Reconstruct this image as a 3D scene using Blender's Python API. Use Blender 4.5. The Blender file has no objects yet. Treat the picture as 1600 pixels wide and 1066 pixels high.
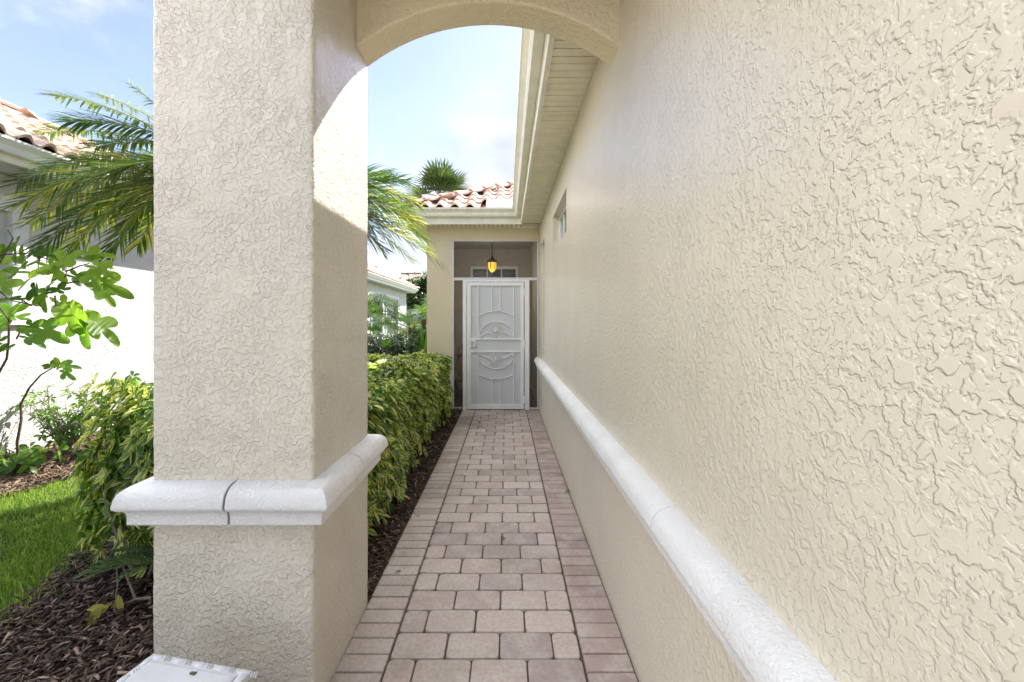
import bpy, math, random
import numpy as np
from mathutils import Vector, Matrix
random.seed(7); RNG = np.random.default_rng(7)
S = bpy.context.scene; COL = S.collection
PI = math.pi
# ------------------------------------------------------------------ camera
CAMH = 1.43; F = 690.0
cd = bpy.data.cameras.new('camera'); cam = bpy.data.objects.new('camera', cd); COL.objects.link(cam)
cam.location = (0, 0, CAMH); cam.rotation_euler = (PI/2, 0, 0)
cd.sensor_width = 36; cd.lens = 36*F/1600; cd.shift_x = 9/1600; cd.shift_y = -31/1600
cd.clip_start = 0.05; cd.clip_end = 1000
S.camera = cam
def P(x, y, Z):                     # photograph pixel at a depth -> point in the place (metres)
    return Vector(((x-791)/F*Z, Z, CAMH-(y-502)/F*Z))
# ------------------------------------------------------------------ view, world, sun
S.view_settings.view_transform = 'Standard'; S.view_settings.look = 'None'
S.view_settings.gamma = 1; S.view_settings.exposure = 2.58
SUN = Vector((1, 1.24, 1.62)).normalized()
W = bpy.data.worlds.new('World'); S.world = W; W.use_nodes = True
nt = W.node_tree; nt.nodes.clear()
def wn(t, **k):
    n = nt.nodes.new(t)
    for a, b in k.items(): setattr(n, a, b)
    return n
def wl(a, b): nt.links.new(a, b)
out = wn('ShaderNodeOutputWorld'); mixs = wn('ShaderNodeMixShader'); wl(mixs.outputs[0], out.inputs[0])
sky = wn('ShaderNodeTexSky', sky_type='NISHITA'); sky.sun_disc = False
sky.sun_elevation = math.asin(SUN.z); sky.sun_rotation = math.atan2(SUN.x, SUN.y)
sky.air_density = 1.0; sky.dust_density = 0.6; sky.ozone_density = 1.6
bg1 = wn('ShaderNodeBackground'); bg1.inputs[1].default_value = 0.050; tint = wn('ShaderNodeMix', data_type='RGBA', blend_type='MULTIPLY'); tint.inputs[0].default_value = 1; tint.inputs[7].default_value = (1.2, 1.03, 1.03, 1); wl(sky.outputs[0], tint.inputs[6]); wl(tint.outputs[2], bg1.inputs[0])
bg2 = wn('ShaderNodeBackground'); bg2.inputs[1].default_value = 1.0
tc = wn('ShaderNodeTexCoord')
nz = wn('ShaderNodeTexNoise'); nz.inputs['Scale'].default_value = 3.2; nz.inputs['Detail'].default_value = 9; nz.inputs['Roughness'].default_value = 0.56
mp = wn('ShaderNodeMapping'); mp.inputs['Scale'].default_value = (1, 1, 1.7); mp.inputs['Location'].default_value = (0.35, 0.1, 0.62)
wl(tc.outputs['Generated'], mp.inputs[0]); wl(mp.outputs[0], nz.inputs['Vector'])
def blob(d, r, e, amp):
    d = Vector(d).normalized()
    dt = wn('ShaderNodeVectorMath', operation='DOT_PRODUCT'); wl(tc.outputs['Generated'], dt.inputs[0]); dt.inputs[1].default_value = d
    mr = wn('ShaderNodeMapRange', interpolation_type='SMOOTHSTEP'); wl(dt.outputs['Value'], mr.inputs[0])
    mr.inputs[1].default_value = math.cos(math.radians(r+e)); mr.inputs[2].default_value = math.cos(math.radians(max(r-e, 0)))
    mr.inputs[3].default_value = 0; mr.inputs[4].default_value = amp
    return mr.outputs[0]
bl = [blob((.12, 1, .08), 21, 9, .88), blob((-.78, 1, .92), 12, 6, .55), blob((-1, -.22, .55), 42, 14, .85), blob((-.6, -.6, 1), 34, 14, .4), blob((-1, -.25, .35), 26, 16, .5), blob((-.55, 1, .02), 15, 10, .45), blob((-.1, .42, 1), 25, 9, .85)]  # cloud patches; those behind, left and overhead are added for fill
acc = bl[0]
for b in bl[1:]:
    m = wn('ShaderNodeMath', operation='MAXIMUM'); wl(acc, m.inputs[0]); wl(b, m.inputs[1]); acc = m.outputs[0]
m1 = wn('ShaderNodeMath', operation='MULTIPLY_ADD'); wl(nz.outputs[0], m1.inputs[0]); m1.inputs[1].default_value = 2.1; m1.inputs[2].default_value = -1.05
m2 = wn('ShaderNodeMath', operation='ADD'); wl(acc, m2.inputs[0]); wl(m1.outputs[0], m2.inputs[1])
m3 = wn('ShaderNodeMapRange', interpolation_type='SMOOTHSTEP'); wl(m2.outputs[0], m3.inputs[0]); m3.inputs[1].default_value = .26; m3.inputs[2].default_value = .72; m3.inputs[3].default_value = .07
wl(m3.outputs[0], mixs.inputs[0]); wl(bg1.outputs[0], mixs.inputs[1]); wl(bg2.outputs[0], mixs.inputs[2])
nz2 = wn('ShaderNodeTexNoise'); nz2.inputs['Scale'].default_value = 6; nz2.inputs['Detail'].default_value = 6; wl(mp.outputs[0], nz2.inputs['Vector'])
cr = wn('ShaderNodeValToRGB'); cr.color_ramp.elements[0].position = .35; cr.color_ramp.elements[0].color = (.70, .76, .88, 1)
cr.color_ramp.elements[1].position = .62; cr.color_ramp.elements[1].color = (1, 1, 1, 1); wl(nz2.outputs[0], cr.inputs[0]); wl(cr.outputs[0], bg2.inputs[0])
# unseen cloud banks left and overhead, added bright as fill light; clouds ahead are thinner
lit = blob((-1, -.22, .55), 40, 15, .50); top = blob((-.1, .42, 1), 25, 9, .75); lt = wn('ShaderNodeMath', operation='MAXIMUM'); wl(lit, lt.inputs[0]); wl(top, lt.inputs[1])
la = wn('ShaderNodeMath', operation='ADD'); wl(lt.outputs[0], la.inputs[0]); la.inputs[1].default_value = .19
wl(la.outputs[0], bg2.inputs[1])
ld = bpy.data.lights.new('sun', 'SUN'); ld.energy = 2.3; ld.angle = math.radians(.55); ld.color = (1, .95, .87)
lo = bpy.data.objects.new('sun', ld); COL.objects.link(lo); lo.rotation_euler = SUN.to_track_quat('Z', 'Y').to_euler(); lo.location = (5, 6, 12)

# ------------------------------------------------------------------ materials
def rgb(r, g, b):
    f = lambda c: (c/255/12.92 if c/255 <= .04045 else ((c/255+.055)/1.055)**2.4)
    return (f(r), f(g), f(b), 1)
class Mt:
    def __init__(s, name, rough=.6, spec=.5):
        s.m = bpy.data.materials.new(name); s.m.use_nodes = True; s.t = s.m.node_tree
        s.b = s.t.nodes['Principled BSDF']; s.b.inputs['Roughness'].default_value = rough
        s.b.inputs['Specular IOR Level'].default_value = spec
        s.tc = s.n('ShaderNodeTexCoord')
    def n(s, t, **k):
        n = s.t.nodes.new(t)
        for a, b in k.items(): setattr(n, a, b)
        return n
    def l(s, a, b): s.t.links.new(a, b)
    def noise(s, scale, detail=4, rough=.5, dist=0, vec=None):
        n = s.n('ShaderNodeTexNoise'); n.inputs['Scale'].default_value = scale; n.inputs['Detail'].default_value = detail
        n.inputs['Roughness'].default_value = rough; n.inputs['Distortion'].default_value = dist
        s.l(vec or s.tc.outputs['Object'], n.inputs['Vector']); return n.outputs[0]
    def mr(s, v, a, b, c=0, d=1, smooth=True):
        n = s.n('ShaderNodeMapRange'); n.interpolation_type = 'SMOOTHSTEP' if smooth else 'LINEAR'
        s.l(v, n.inputs[0])
        for i, q in enumerate((a, b, c, d)): n.inputs[i+1].default_value = q
        return n.outputs[0]
    def math(s, op, a, b=None, c=None):
        n = s.n('ShaderNodeMath', operation=op)
        for i, q in enumerate((a, b, c)):
            if q is None: continue
            if isinstance(q, (int, float)): n.inputs[i].default_value = q
            else: s.l(q, n.inputs[i])
        return n.outputs[0]
    def mix(s, f, a, b):
        n = s.n('ShaderNodeMix', data_type='RGBA')
        if isinstance(f, (int, float)): n.inputs[0].default_value = f
        else: s.l(f, n.inputs[0])
        for i, q in ((6, a), (7, b)):
            if isinstance(q, tuple): n.inputs[i].default_value = q
            else: s.l(q, n.inputs[i])
        return n.outputs[2]
    def ramp(s, v, stops):
        n = s.n('ShaderNodeValToRGB'); e = n.color_ramp.elements
        while len(e) < len(stops): e.new(.5)
        for i, (p, c) in enumerate(stops): e[i].position = p; e[i].color = c
        s.l(v, n.inputs[0]); return n.outputs[0]
    def col(s, c):
        if isinstance(c, tuple): s.b.inputs['Base Color'].default_value = c
        else: s.l(c, s.b.inputs['Base Color'])
        return s
    def bump(s, h, strength=.5, dist=.01):
        n = s.n('ShaderNodeBump'); n.inputs['Strength'].default_value = strength; n.inputs['Distance'].default_value = dist
        s.l(h, n.inputs['Height']); s.l(n.outputs[0], s.b.inputs['Normal']); return s
    def island(s): return s.n('ShaderNodeNewGeometry').outputs['Random Per Island']
M = {}
def stucco(name, c1, c2, rough=.36, sc=1.0, st=.9, dist=.004, spec=.5, coat=.6):
    k = Mt(name, rough, spec)
    wv = k.n('ShaderNodeMapping'); wv.inputs['Rotation'].default_value = (.4, .3, .5); k.l(k.tc.outputs['Object'], wv.inputs[0]); wv = wv.outputs[0]
    a = k.mr(k.noise(36*sc, 2.6, .5, .25), .47, .575)
    b = k.mr(k.noise(66*sc, 2, .5, .2, wv), .53, .62, 0, .55)
    c = k.mr(k.noise(24*sc, 3, .6, .4, wv), .56, .62, 0, .8)
    pa = k.mr(k.noise(5*sc, 3, .6), .33, .62, .45, 1)
    h = k.math('MULTIPLY', k.math('MAXIMUM', k.math('MAXIMUM', a, b), c), pa)
    e = k.noise(330*sc, 2); g = k.noise(9*sc, 2, .5)
    h = k.math('ADD', h, k.math('ADD', k.math('MULTIPLY', e, .07), k.math('MULTIPLY', g, .9)))
    k.bump(h, st, dist)
    k.b.inputs['Coat Weight'].default_value = coat; k.b.inputs['Coat Roughness'].default_value = .27
    cc = k.mix(k.mr(k.noise(1.7, 4, .6), .3, .75), c1, c2); cc = k.mix(k.math('MULTIPLY', k.mr(k.noise(60, 3, .7), .70, .76), .35), cc, (.30, .26, .20, 1)); k.col(cc)
    M[name] = k.m
stucco('stucco_tan', (.70, .638, .515, 1), (.655, .595, .475, 1), sc=1.3, st=1.0, dist=.0024, coat=.5)
stucco('stucco_column', (.66, .612, .51, 1), (.62, .572, .475, 1), sc=1.4, st=1.0, dist=.0040)
stucco('stucco_entry', (.74, .64, .46, 1), (.70, .60, .43, 1), rough=.6, st=.8, coat=.1)
stucco('stucco_white', (.57, .565, .565, 1), (.52, .515, .515, 1), rough=.6, st=.8, dist=.006, coat=0)
k = Mt('ledge_white', .5); lc_ = k.mix(k.mr(k.noise(3, 5, .65), .35, .75), (.78, .775, .765, 1), (.67, .66, .64, 1)); lc_ = k.mix(k.math('MULTIPLY', k.mr(k.noise(26, 4, .7, .5), .66, .74), .45), lc_, (.35, .32, .28, 1)); k.col(lc_)
k.bump(k.math('ADD', k.mr(k.noise(110, 3, .6, .2), .38, .66), k.math('MULTIPLY', k.noise(330, 2), .45)), .7, .0022); M['ledge'] = k.m
def plain(name, c, rough=.5, metal=0, var=.12, nscale=8, bs=0, bd=.002, spec=.5):
    k = Mt(name, rough, spec); k.b.inputs['Metallic'].default_value = metal
    d = tuple(x*(1-var) for x in c[:3])+(1,)
    k.col(k.mix(k.mr(k.noise(nscale, 5, .6), .35, .7), c, d))
    if bs: k.bump(k.noise(nscale*6, 4), bs, bd)
    M[name] = k.m; return k
plain('cream_alu', (.84, .82, .70, 1), .38); plain('soffit', (.82, .77, .60, 1), .5)
plain('white_paint', (.86, .86, .86, 1), .32, var=.05); plain('alu', (.66, .67, .69, 1), .35, var=.08)
plain('concrete', (.52, .49, .44, 1), .8, nscale=1.5, bs=.3); plain('groove', (.16, .15, .13, 1), .9); plain('dark_metal', (.02, .018, .017, 1), .4)
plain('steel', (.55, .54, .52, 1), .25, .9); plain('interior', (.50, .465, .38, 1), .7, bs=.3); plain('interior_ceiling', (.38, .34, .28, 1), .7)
plain('joint_sand', (.10, .08, .062, 1), .95); plain('slab', (.20, .15, .12, 1), .7); plain('pale_trim', (.66, .66, .67, 1), .5)
plain('shutter_dark', (.03, .03, .032, 1), .5); plain('bark', (.16, .12, .08, 1), .9, nscale=30, bs=.8, bd=.01, var=.5)
plain('twig', (.14, .10, .065, 1), .85, nscale=25, var=.5); plain('twig_grey', (.24, .20, .155, 1), .85, nscale=25, var=.4)
plain('marble', (.71, .72, .74, 1), .35, nscale=5, var=.12)
k = Mt('chair_wood', .55); wv = k.n('ShaderNodeTexWave'); wv.inputs['Scale'].default_value = 9; wv.inputs['Distortion'].default_value = 5; k.l(k.tc.outputs['Object'], wv.inputs[0])
k.col(k.mix(wv.outputs[0], (.20, .095, .04, 1), (.32, .17, .075, 1))); M['chair_wood'] = k.m
k = Mt('glass_dark', .06); k.col((.03, .04, .045, 1)); M['glass'] = k.m
k = Mt('glass_green', .08); k.col((.035, .065, .055, 1)); M['glass_green'] = k.m
k = Mt('amber', .3); k.col((.9, .5, .05, 1)); k.b.inputs['Emission Color'].default_value = (1, .55, .05, 1); k.b.inputs['Emission Strength'].default_value = .30; M['amber'] = k.m
def screen(name, c, op, period=None):
    k = Mt(name, .5); k.col(c)
    tr = k.n('ShaderNodeBsdfTransparent'); mx = k.n('ShaderNodeMixShader'); mx.inputs[0].default_value = op
    k.l(tr.outputs[0], mx.inputs[1]); k.l(k.b.outputs[0], mx.inputs[2]); k.l(mx.outputs[0], k.t.nodes['Material Output'].inputs[0])
    M[name] = k.m
screen('insect_screen', (.10, .10, .10, 1), .34); screen('perforated', (.72, .73, .77, 1), .88)
def pavers(name, a, b, c):
    k = Mt(name, .72); isl = k.island()
    base = k.ramp(isl, [(0, a), (.5, b), (1, c)])
    n1 = k.mr(k.noise(7, 6, .65), .4, .72); n2 = k.mr(k.noise(55, 3, .6), .35, .7)
    d = k.mix(k.math('MULTIPLY', n1, .5), base, (.62, .56, .50, 1)); d = k.mix(k.math('MULTIPLY', n2, .35), d, (.25, .19, .17, 1))
    alg = k.math('MULTIPLY', k.mr(k.noise(1.1, 5, .65, .4), .5, .68), .55)
    d = k.mix(alg, d, (.22, .19, .11, 1))
    k.col(d); k.bump(k.math('ADD', k.noise(160, 4, .7), k.noise(14, 3)), .45, .004); M[name] = k.m
pavers('paver', (.44, .34, .305, 1), (.55, .455, .395, 1), (.35, .275, .265, 1))
pavers('paver_edge', (.44, .355, .315, 1), (.52, .435, .385, 1), (.38, .305, .275, 1))
pavers('paver_red', (.35, .255, .23, 1), (.42, .32, .285, 1), (.285, .205, .19, 1))
k = Mt('roof_tile', .75); k.col(k.mix(k.math('MULTIPLY', k.mr(k.noise(9, 5, .6), .4, .7), .6), k.ramp(k.island(), [(0, (.50, .31, .235, 1)), (.5, (.60, .43, .34, 1)), (1, (.66, .54, .46, 1))]), (.62, .52, .45, 1)))
k.bump(k.noise(60, 4), .4, .006); M['tile'] = k.m
k = Mt('roof_tile_pale', .75); k.col(k.mix(k.math('MULTIPLY', k.mr(k.noise(5, 5, .6), .4, .7), .6), k.ramp(k.island(), [(0, (.46, .30, .22, 1)), (.5, (.58, .43, .34, 1)), (1, (.62, .50, .42, 1))]), (.50, .36, .28, 1)))
k.bump(k.noise(60, 4), .4, .006); M['tile_pale'] = k.m
k = Mt('tile_clay', .85); k.col((.25, .09, .05, 1)); M['clay'] = k.m
k = Mt('mulch_soil', .95); k.col(k.ramp(k.noise(60, 5, .7, 1), [(.3, (.02, .013, .009, 1)), (.55, (.06, .038, .026, 1)), (.75, (.13, .085, .06, 1))])); k.bump(k.noise(70, 5, .7), 1, .02); M['soil'] = k.m
k = Mt('mulch_chip', .85); k.col(k.ramp(k.island(), [(0, (.028, .018, .014, 1)), (.45, (.07, .042, .031, 1)), (.8, (.15, .095, .07, 1)), (1, (.34, .24, .18, 1))])); M['chip'] = k.m
k = Mt('straw', .85); k.col(k.ramp(k.island(), [(0, (.07, .045, .03, 1)), (.5, (.20, .135, .09, 1)), (1, (.36, .26, .18, 1))])); M['straw'] = k.m
k = Mt('lawn_soil', .95); k.col(k.ramp(k.noise(9, 6, .7), [(.3, (.03, .05, .012, 1)), (.7, (.09, .13, .03, 1))])); k.bump(k.noise(40, 5, .7), .8, .03); M['lawn'] = k.m
def leafmat(name, stops, rough=.38, trans=.4, varieg=None, tcol=1.6):
    k = Mt(name, rough); c = k.ramp(k.island(), stops)
    if varieg:
        u = k.n('ShaderNodeUVMap'); sx = k.n('ShaderNodeSeparateXYZ'); k.l(u.outputs[0], sx.inputs[0])
        au = k.math('ABSOLUTE', sx.outputs[0])
        nn = k.noise(22, 3, .6)
        wt = k.math('ADD', k.math('ADD', k.math('MULTIPLY', au, .55), k.math('MULTIPLY', nn, .9)), k.math('MULTIPLY', k.island(), .55))
        big = k.noise(1.6, 3, .6); wt = k.math('ADD', wt, k.math('MULTIPLY', big, .5))
        c = k.mix(k.mr(wt, varieg[1], varieg[1]+.12), c, varieg[0])
    k.col(c)
    tl = k.n('ShaderNodeBsdfTranslucent'); g = k.n('ShaderNodeMix', data_type='RGBA'); g.blend_type = 'MULTIPLY'; g.inputs[0].default_value = 1
    k.l(c, g.inputs[6]); g.inputs[7].default_value = (tcol*1.1, tcol*1.15, tcol*.5, 1); k.l(g.outputs[2], tl.inputs[0])
    mx = k.n('ShaderNodeMixShader'); mx.inputs[0].default_value = trans
    k.l(k.b.outputs[0], mx.inputs[1]); k.l(tl.outputs[0], mx.inputs[2]); k.l(mx.outputs[0], k.t.nodes['Material Output'].inputs[0]); M[name] = k.m
leafmat('hedge_leaf', [(0, (.04, .095, .025, 1)), (.4, (.10, .20, .045, 1)), (.75, (.22, .34, .07, 1)), (1, (.36, .42, .08, 1))], varieg=((.66, .63, .26, 1), 1.27))
leafmat('palm_leaf', [(0, (.04, .09, .03, 1)), (.6, (.085, .165, .045, 1)), (.92, (.15, .23, .06, 1)), (1, (.28, .28, .07, 1))], rough=.35, trans=.28)
leafmat('palm_old', [(0, (.16, .20, .04, 1)), (.5, (.30, .30, .06, 1)), (1, (.48, .40, .10, 1))])
leafmat('palm_mid', [(0, (.035, .075, .02, 1)), (.55, (.08, .14, .03, 1)), (.8, (.30, .32, .05, 1)), (1, (.50, .42, .09, 1))])
leafmat('fan_leaf', [(0, (.04, .07, .03, 1)), (1, (.10, .14, .06, 1))], trans=.2)
leafmat('fig_leaf', [(0, (.05, .12, .025, 1)), (.5, (.10, .20, .03, 1)), (1, (.26, .38, .06, 1))], rough=.5, trans=.5, tcol=2)
leafmat('dark_leaf', [(0, (.025, .05, .018, 1)), (.6, (.05, .09, .03, 1)), (1, (.10, .14, .05, 1))], trans=.25)
leafmat('bright_leaf', [(0, (.06, .14, .025, 1)), (.6, (.12, .24, .04, 1)), (1, (.22, .34, .06, 1))], trans=.4)
leafmat('grass_blade', [(0, (.07, .15, .02, 1)), (.5, (.17, .29, .045, 1)), (.88, (.30, .40, .08, 1)), (1, (.48, .45, .18, 1))], rough=.55, trans=.4)

# ------------------------------------------------------------------ mesh helpers
def thing(name, label, cat, loc=(0, 0, 0), group=None):
    o = bpy.data.objects.new(name, None); COL.objects.link(o); o.empty_display_size = .2
    o.location = loc; o['label'] = label; o['category'] = cat
    if group: o['group'] = group
    return o
def wloc(o):
    v = Vector((0, 0, 0))
    while o: v = v+Vector(o.location); o = o.parent
    return v
class MB:
    def __init__(s): s.v = []; s.f = []; s.mi = []; s.uv = None
    def add(s, vs, fs, mi=0):
        n = len(s.v); s.v += [tuple(v) for v in vs]; s.f += [tuple(i+n for i in f) for f in fs]; s.mi += [mi]*len(fs); return s
    def quad(s, a, b, c, d, mi=0): return s.add([a, b, c, d], [(0, 1, 2, 3)], mi)
    def box(s, x0, x1, y0, y1, z0, z1, mi=0):
        return s.add([(x0,y0,z0),(x1,y0,z0),(x1,y1,z0),(x0,y1,z0),(x0,y0,z1),(x1,y0,z1),(x1,y1,z1),(x0,y1,z1)],
                     [(3,2,1,0),(4,5,6,7),(0,1,5,4),(1,2,6,5),(2,3,7,6),(3,0,4,7)], mi)
    def obox(s, c, ax, ay, az, mi=0):   # oriented box: centre and three half vectors
        c, ax, ay, az = map(Vector, (c, ax, ay, az))
        return s.add([c-ax-ay-az, c+ax-ay-az, c+ax+ay-az, c-ax+ay-az, c-ax-ay+az, c+ax-ay+az, c+ax+ay+az, c-ax+ay+az],
                     [(3,2,1,0),(4,5,6,7),(0,1,5,4),(1,2,6,5),(2,3,7,6),(3,0,4,7)], mi)
    def tube(s, pts, r, n=6, mi=0, cap=True):
        pts = [Vector(p) for p in pts]; rs = r if isinstance(r, (list, tuple)) else [r]*len(pts)
        vs = []; fs = []; up = None
        for i, p in enumerate(pts):
            d = (pts[min(i+1, len(pts)-1)]-pts[max(i-1, 0)]).normalized()
            if up is None: up = d.orthogonal().normalized()
            up = (up-d*up.dot(d)); up = up.normalized() if up.length > 1e-6 else d.orthogonal().normalized()
            sd = d.cross(up)
            for j in range(n):
                a = 2*PI*j/n; vs.append(p+(up*math.cos(a)+sd*math.sin(a))*rs[i])
        for i in range(len(pts)-1):
            for j in range(n): fs.append((i*n+j, i*n+(j+1) % n, (i+1)*n+(j+1) % n, (i+1)*n+j))
        if cap: fs.append(tuple(range(n))[::-1]); fs.append(tuple((len(pts)-1)*n+j for j in range(n)))
        return s.add(vs, fs, mi)
    def lathe(s, c, prof, n=24, mi=0):
        c = Vector(c); vs = []; fs = []
        for r, z in prof:
            for j in range(n): a = 2*PI*j/n; vs.append(c+Vector((r*math.cos(a), r*math.sin(a), z)))
        for i in range(len(prof)-1):
            for j in range(n): fs.append((i*n+j, i*n+(j+1) % n, (i+1)*n+(j+1) % n, (i+1)*n+j))
        return s.add(vs, fs, mi)
    def sweep(s, path, prof, side=1, closed=False, mi=0, cap=True):
        path = [Vector(p) for p in path]; n = len(path); m = len(prof); offs = []
        for i in range(n):
            def nrm(a, b):
                d = (b-a).normalized(); return Vector((-d.y, d.x))*side
            if closed or 0 < i < n-1:
                n1 = nrm(path[i-1], path[i]); n2 = nrm(path[i], path[(i+1) % n]); q = (n1+n2); q = q/(q.dot(n1))
            elif i == 0: q = nrm(path[0], path[1])
            else: q = nrm(path[-2], path[-1])
            offs.append(q)
        vs = []
        for i in range(n):
            for p, z in prof: w = path[i]+offs[i]*p; vs.append((w.x, w.y, z))
        fs = []
        for i in range(n if closed else n-1):
            a = i*m; b = ((i+1) % n)*m
            for j in range(m): fs.append((a+j, a+(j+1) % m, b+(j+1) % m, b+j))
        if cap and not closed: fs.append(tuple(range(m))); fs.append(tuple((n-1)*m+j for j in range(m))[::-1])
        return s.add(vs, fs, mi)
    def build(s, name, mats, parent=None, smooth=None, bevel=None, kind=None):
        me = bpy.data.meshes.new(name); off = wloc(parent) if parent else Vector((0, 0, 0))
        base = off
        if parent is None and s.v:
            a = np.array(s.v); base = Vector(((a[:, 0].min()+a[:, 0].max())/2, (a[:, 1].min()+a[:, 1].max())/2, a[:, 2].min()))
            if kind: base = Vector((0, 0, 0))
        me.from_pydata([(v[0]-base.x, v[1]-base.y, v[2]-base.z) for v in s.v], [], s.f)
        for q in (mats if isinstance(mats, (list, tuple)) else [mats]): me.materials.append(M[q])
        me.polygons.foreach_set('material_index', s.mi)
        import bmesh
        bm = bmesh.new(); bm.from_mesh(me); bmesh.ops.recalc_face_normals(bm, faces=bm.faces); bm.to_mesh(me); bm.free()
        if smooth is not None:
            me.polygons.foreach_set('use_smooth', [True]*len(me.polygons)); me.set_sharp_from_angle(angle=math.radians(smooth))
        o = bpy.data.objects.new(name, me); COL.objects.link(o)
        if parent: o.parent = parent
        else: o.location = base
        if bevel:
            b = o.modifiers.new('bevel', 'BEVEL'); b.width = bevel; b.segments = 3; b.limit_method = 'ANGLE'; b.angle_limit = math.radians(40); b.harden_normals = False
        if kind: o['kind'] = kind
        return o
def tag(o, label, cat, group=None):
    o['label'] = label; o['category'] = cat
    if group: o['group'] = group
    return o
def npmesh(name, V, Fc, mat, parent=None, uv=None, smooth=False, kind=None, n=3):
    me = bpy.data.meshes.new(name); base = wloc(parent) if parent else Vector((0, 0, 0))
    V = np.asarray(V, dtype=np.float64).reshape(-1, 3)-np.array(base)
    Fc = np.asarray(Fc, dtype=np.int32).reshape(-1, n)
    me.vertices.add(len(V)); me.vertices.foreach_set('co', V.ravel().astype(np.float32))
    me.loops.add(Fc.size); me.loops.foreach_set('vertex_index', Fc.ravel())
    me.polygons.add(len(Fc)); me.polygons.foreach_set('loop_start', np.arange(0, Fc.size, n, dtype=np.int32))
    me.update(calc_edges=True)
    if uv is not None:
        L = me.uv_layers.new(name='UVMap'); L.data.foreach_set('uv', uv[Fc.ravel()].ravel().astype(np.float32))
    if smooth: me.polygons.foreach_set('use_smooth', [True]*len(Fc))
    me.materials.append(M[mat]); o = bpy.data.objects.new(name, me); COL.objects.link(o)
    if parent: o.parent = parent
    if kind: o['kind'] = kind
    return o
def nrmz(a): return a/np.maximum(np.linalg.norm(a, axis=-1, keepdims=True), 1e-9)
def leaves(base, d, nrm, L, Wd, droop=.15, fold=.25):   # arrays (n,3): lanceolate leaflets, 6 verts, 4 tris+2
    d = nrmz(d); s = nrmz(np.cross(d, nrm)); nn = np.cross(s, d); L = L[:, None]; Wd = Wd[:, None]
    dn = np.array([0, 0, -1.0])
    b = base; m = base+d*L*.5+dn*L*droop*.25; t = base+d*L+dn*L*droop
    l1 = base+d*L*.32-s*Wd*.42+nn*Wd*fold*.4; r1 = base+d*L*.32+s*Wd*.42+nn*Wd*fold*.4
    l2 = base+d*L*.66-s*Wd*.5+nn*Wd*fold*.5+dn*L*droop*.4; r2 = base+d*L*.66+s*Wd*.5+nn*Wd*fold*.5+dn*L*droop*.4
    V = np.stack([b, l1, l2, t, r2, r1, m], 1)
    n = len(b); i = np.arange(n)[:, None, None]*7
    T = np.array([[0, 6, 1], [1, 6, 2], [2, 6, 3], [3, 6, 4], [4, 6, 5], [5, 6, 0]])
    uv = np.tile(np.array([[0, 0], [-1, .3], [-1, .7], [0, 1], [1, .7], [1, .3], [0, .5]]), (n, 1))
    return V.reshape(-1, 3), (T[None]+i).reshape(-1, 3), uv
def whorls(C, N, k, L, Wd, droop=.3, lift=.35, jitter=.25):   # palmate clusters of k leaflets round a normal
    n = len(C); N = nrmz(N); ref = nrmz(RNG.normal(size=(n, 3))); a = nrmz(np.cross(N, ref)); b = np.cross(N, a)
    B = []; D = []; NN = []; LL = []; WW = []
    for j in range(k):
        th = 2*PI*j/k+RNG.normal(0, jitter, n); di = a*np.cos(th)[:, None]+b*np.sin(th)[:, None]+N*(lift+RNG.normal(0, .15, n)[:, None])
        B.append(C+di*.006); D.append(di); NN.append(N+RNG.normal(0, .2, (n, 3))); s = RNG.uniform(.7, 1.15, n); LL.append(L*s); WW.append(Wd*s*RNG.uniform(.8, 1.1, n))
    return leaves(np.concatenate(B), np.concatenate(D), np.concatenate(NN), np.concatenate(LL), np.concatenate(WW), droop)

# ------------------------------------------------------------------ ground
g = MB(); g.quad((-150, -60, -.035), (150, -60, -.035), (150, 260, -.035), (-150, 260, -.035)); g.build('ground', 'lawn', kind='structure')
def sheet(name, pts, z, mat, kind='structure'):
    m = MB(); m.add([(x, y, z) for x, y in pts], [tuple(range(len(pts)))]); return m.build(name, mat, kind=kind)
BOUNCE_DRIVE = [(-9, -14), (9, -14), (9, -1.62), (-9, -1.62)]
sheet('bounce_driveway', BOUNCE_DRIVE, -.006, 'concrete')  # unseen paving behind the camera, added to bounce sunlight into the shade
BED = [(-.68, -1.6), (-.68, 7.15), (-1.28, 7.15), (-1.5, 12.5), (-2.6, 12.5), (-2.75, 8), (-2.8, 4.5), (-2.72, 3.4), (-2.66, 2.75), (-2.50, 2.3), (-2.42, 2.05), (-2.6, 1.8), (-2.7, .9), (-2.7, -1.6)]
BED2 = [(-4.1, -1.6), (-4.05, 2), (-4.15, 3.2), (-4.05, 4.1), (-4.0, 6), (-4.1, 13), (-4.2, 23), (-5.3, 23), (-5.3, -1.6)]
sheet('mulch_bed', BED, -.018, 'soil'); sheet('mulch_bed', BED2, -.018, 'soil')
def inpoly(x, y, poly):
    r = np.zeros(len(x), bool); n = len(poly)
    for i in range(n):
        x1, y1 = poly[i]; x2, y2 = poly[(i+1) % n]
        if y1 == y2: continue
        c = ((y1 > y) != (y2 > y)) & (x < (x2-x1)*(y-y1)/(y2-y1)+x1); r ^= c
    return r
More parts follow.
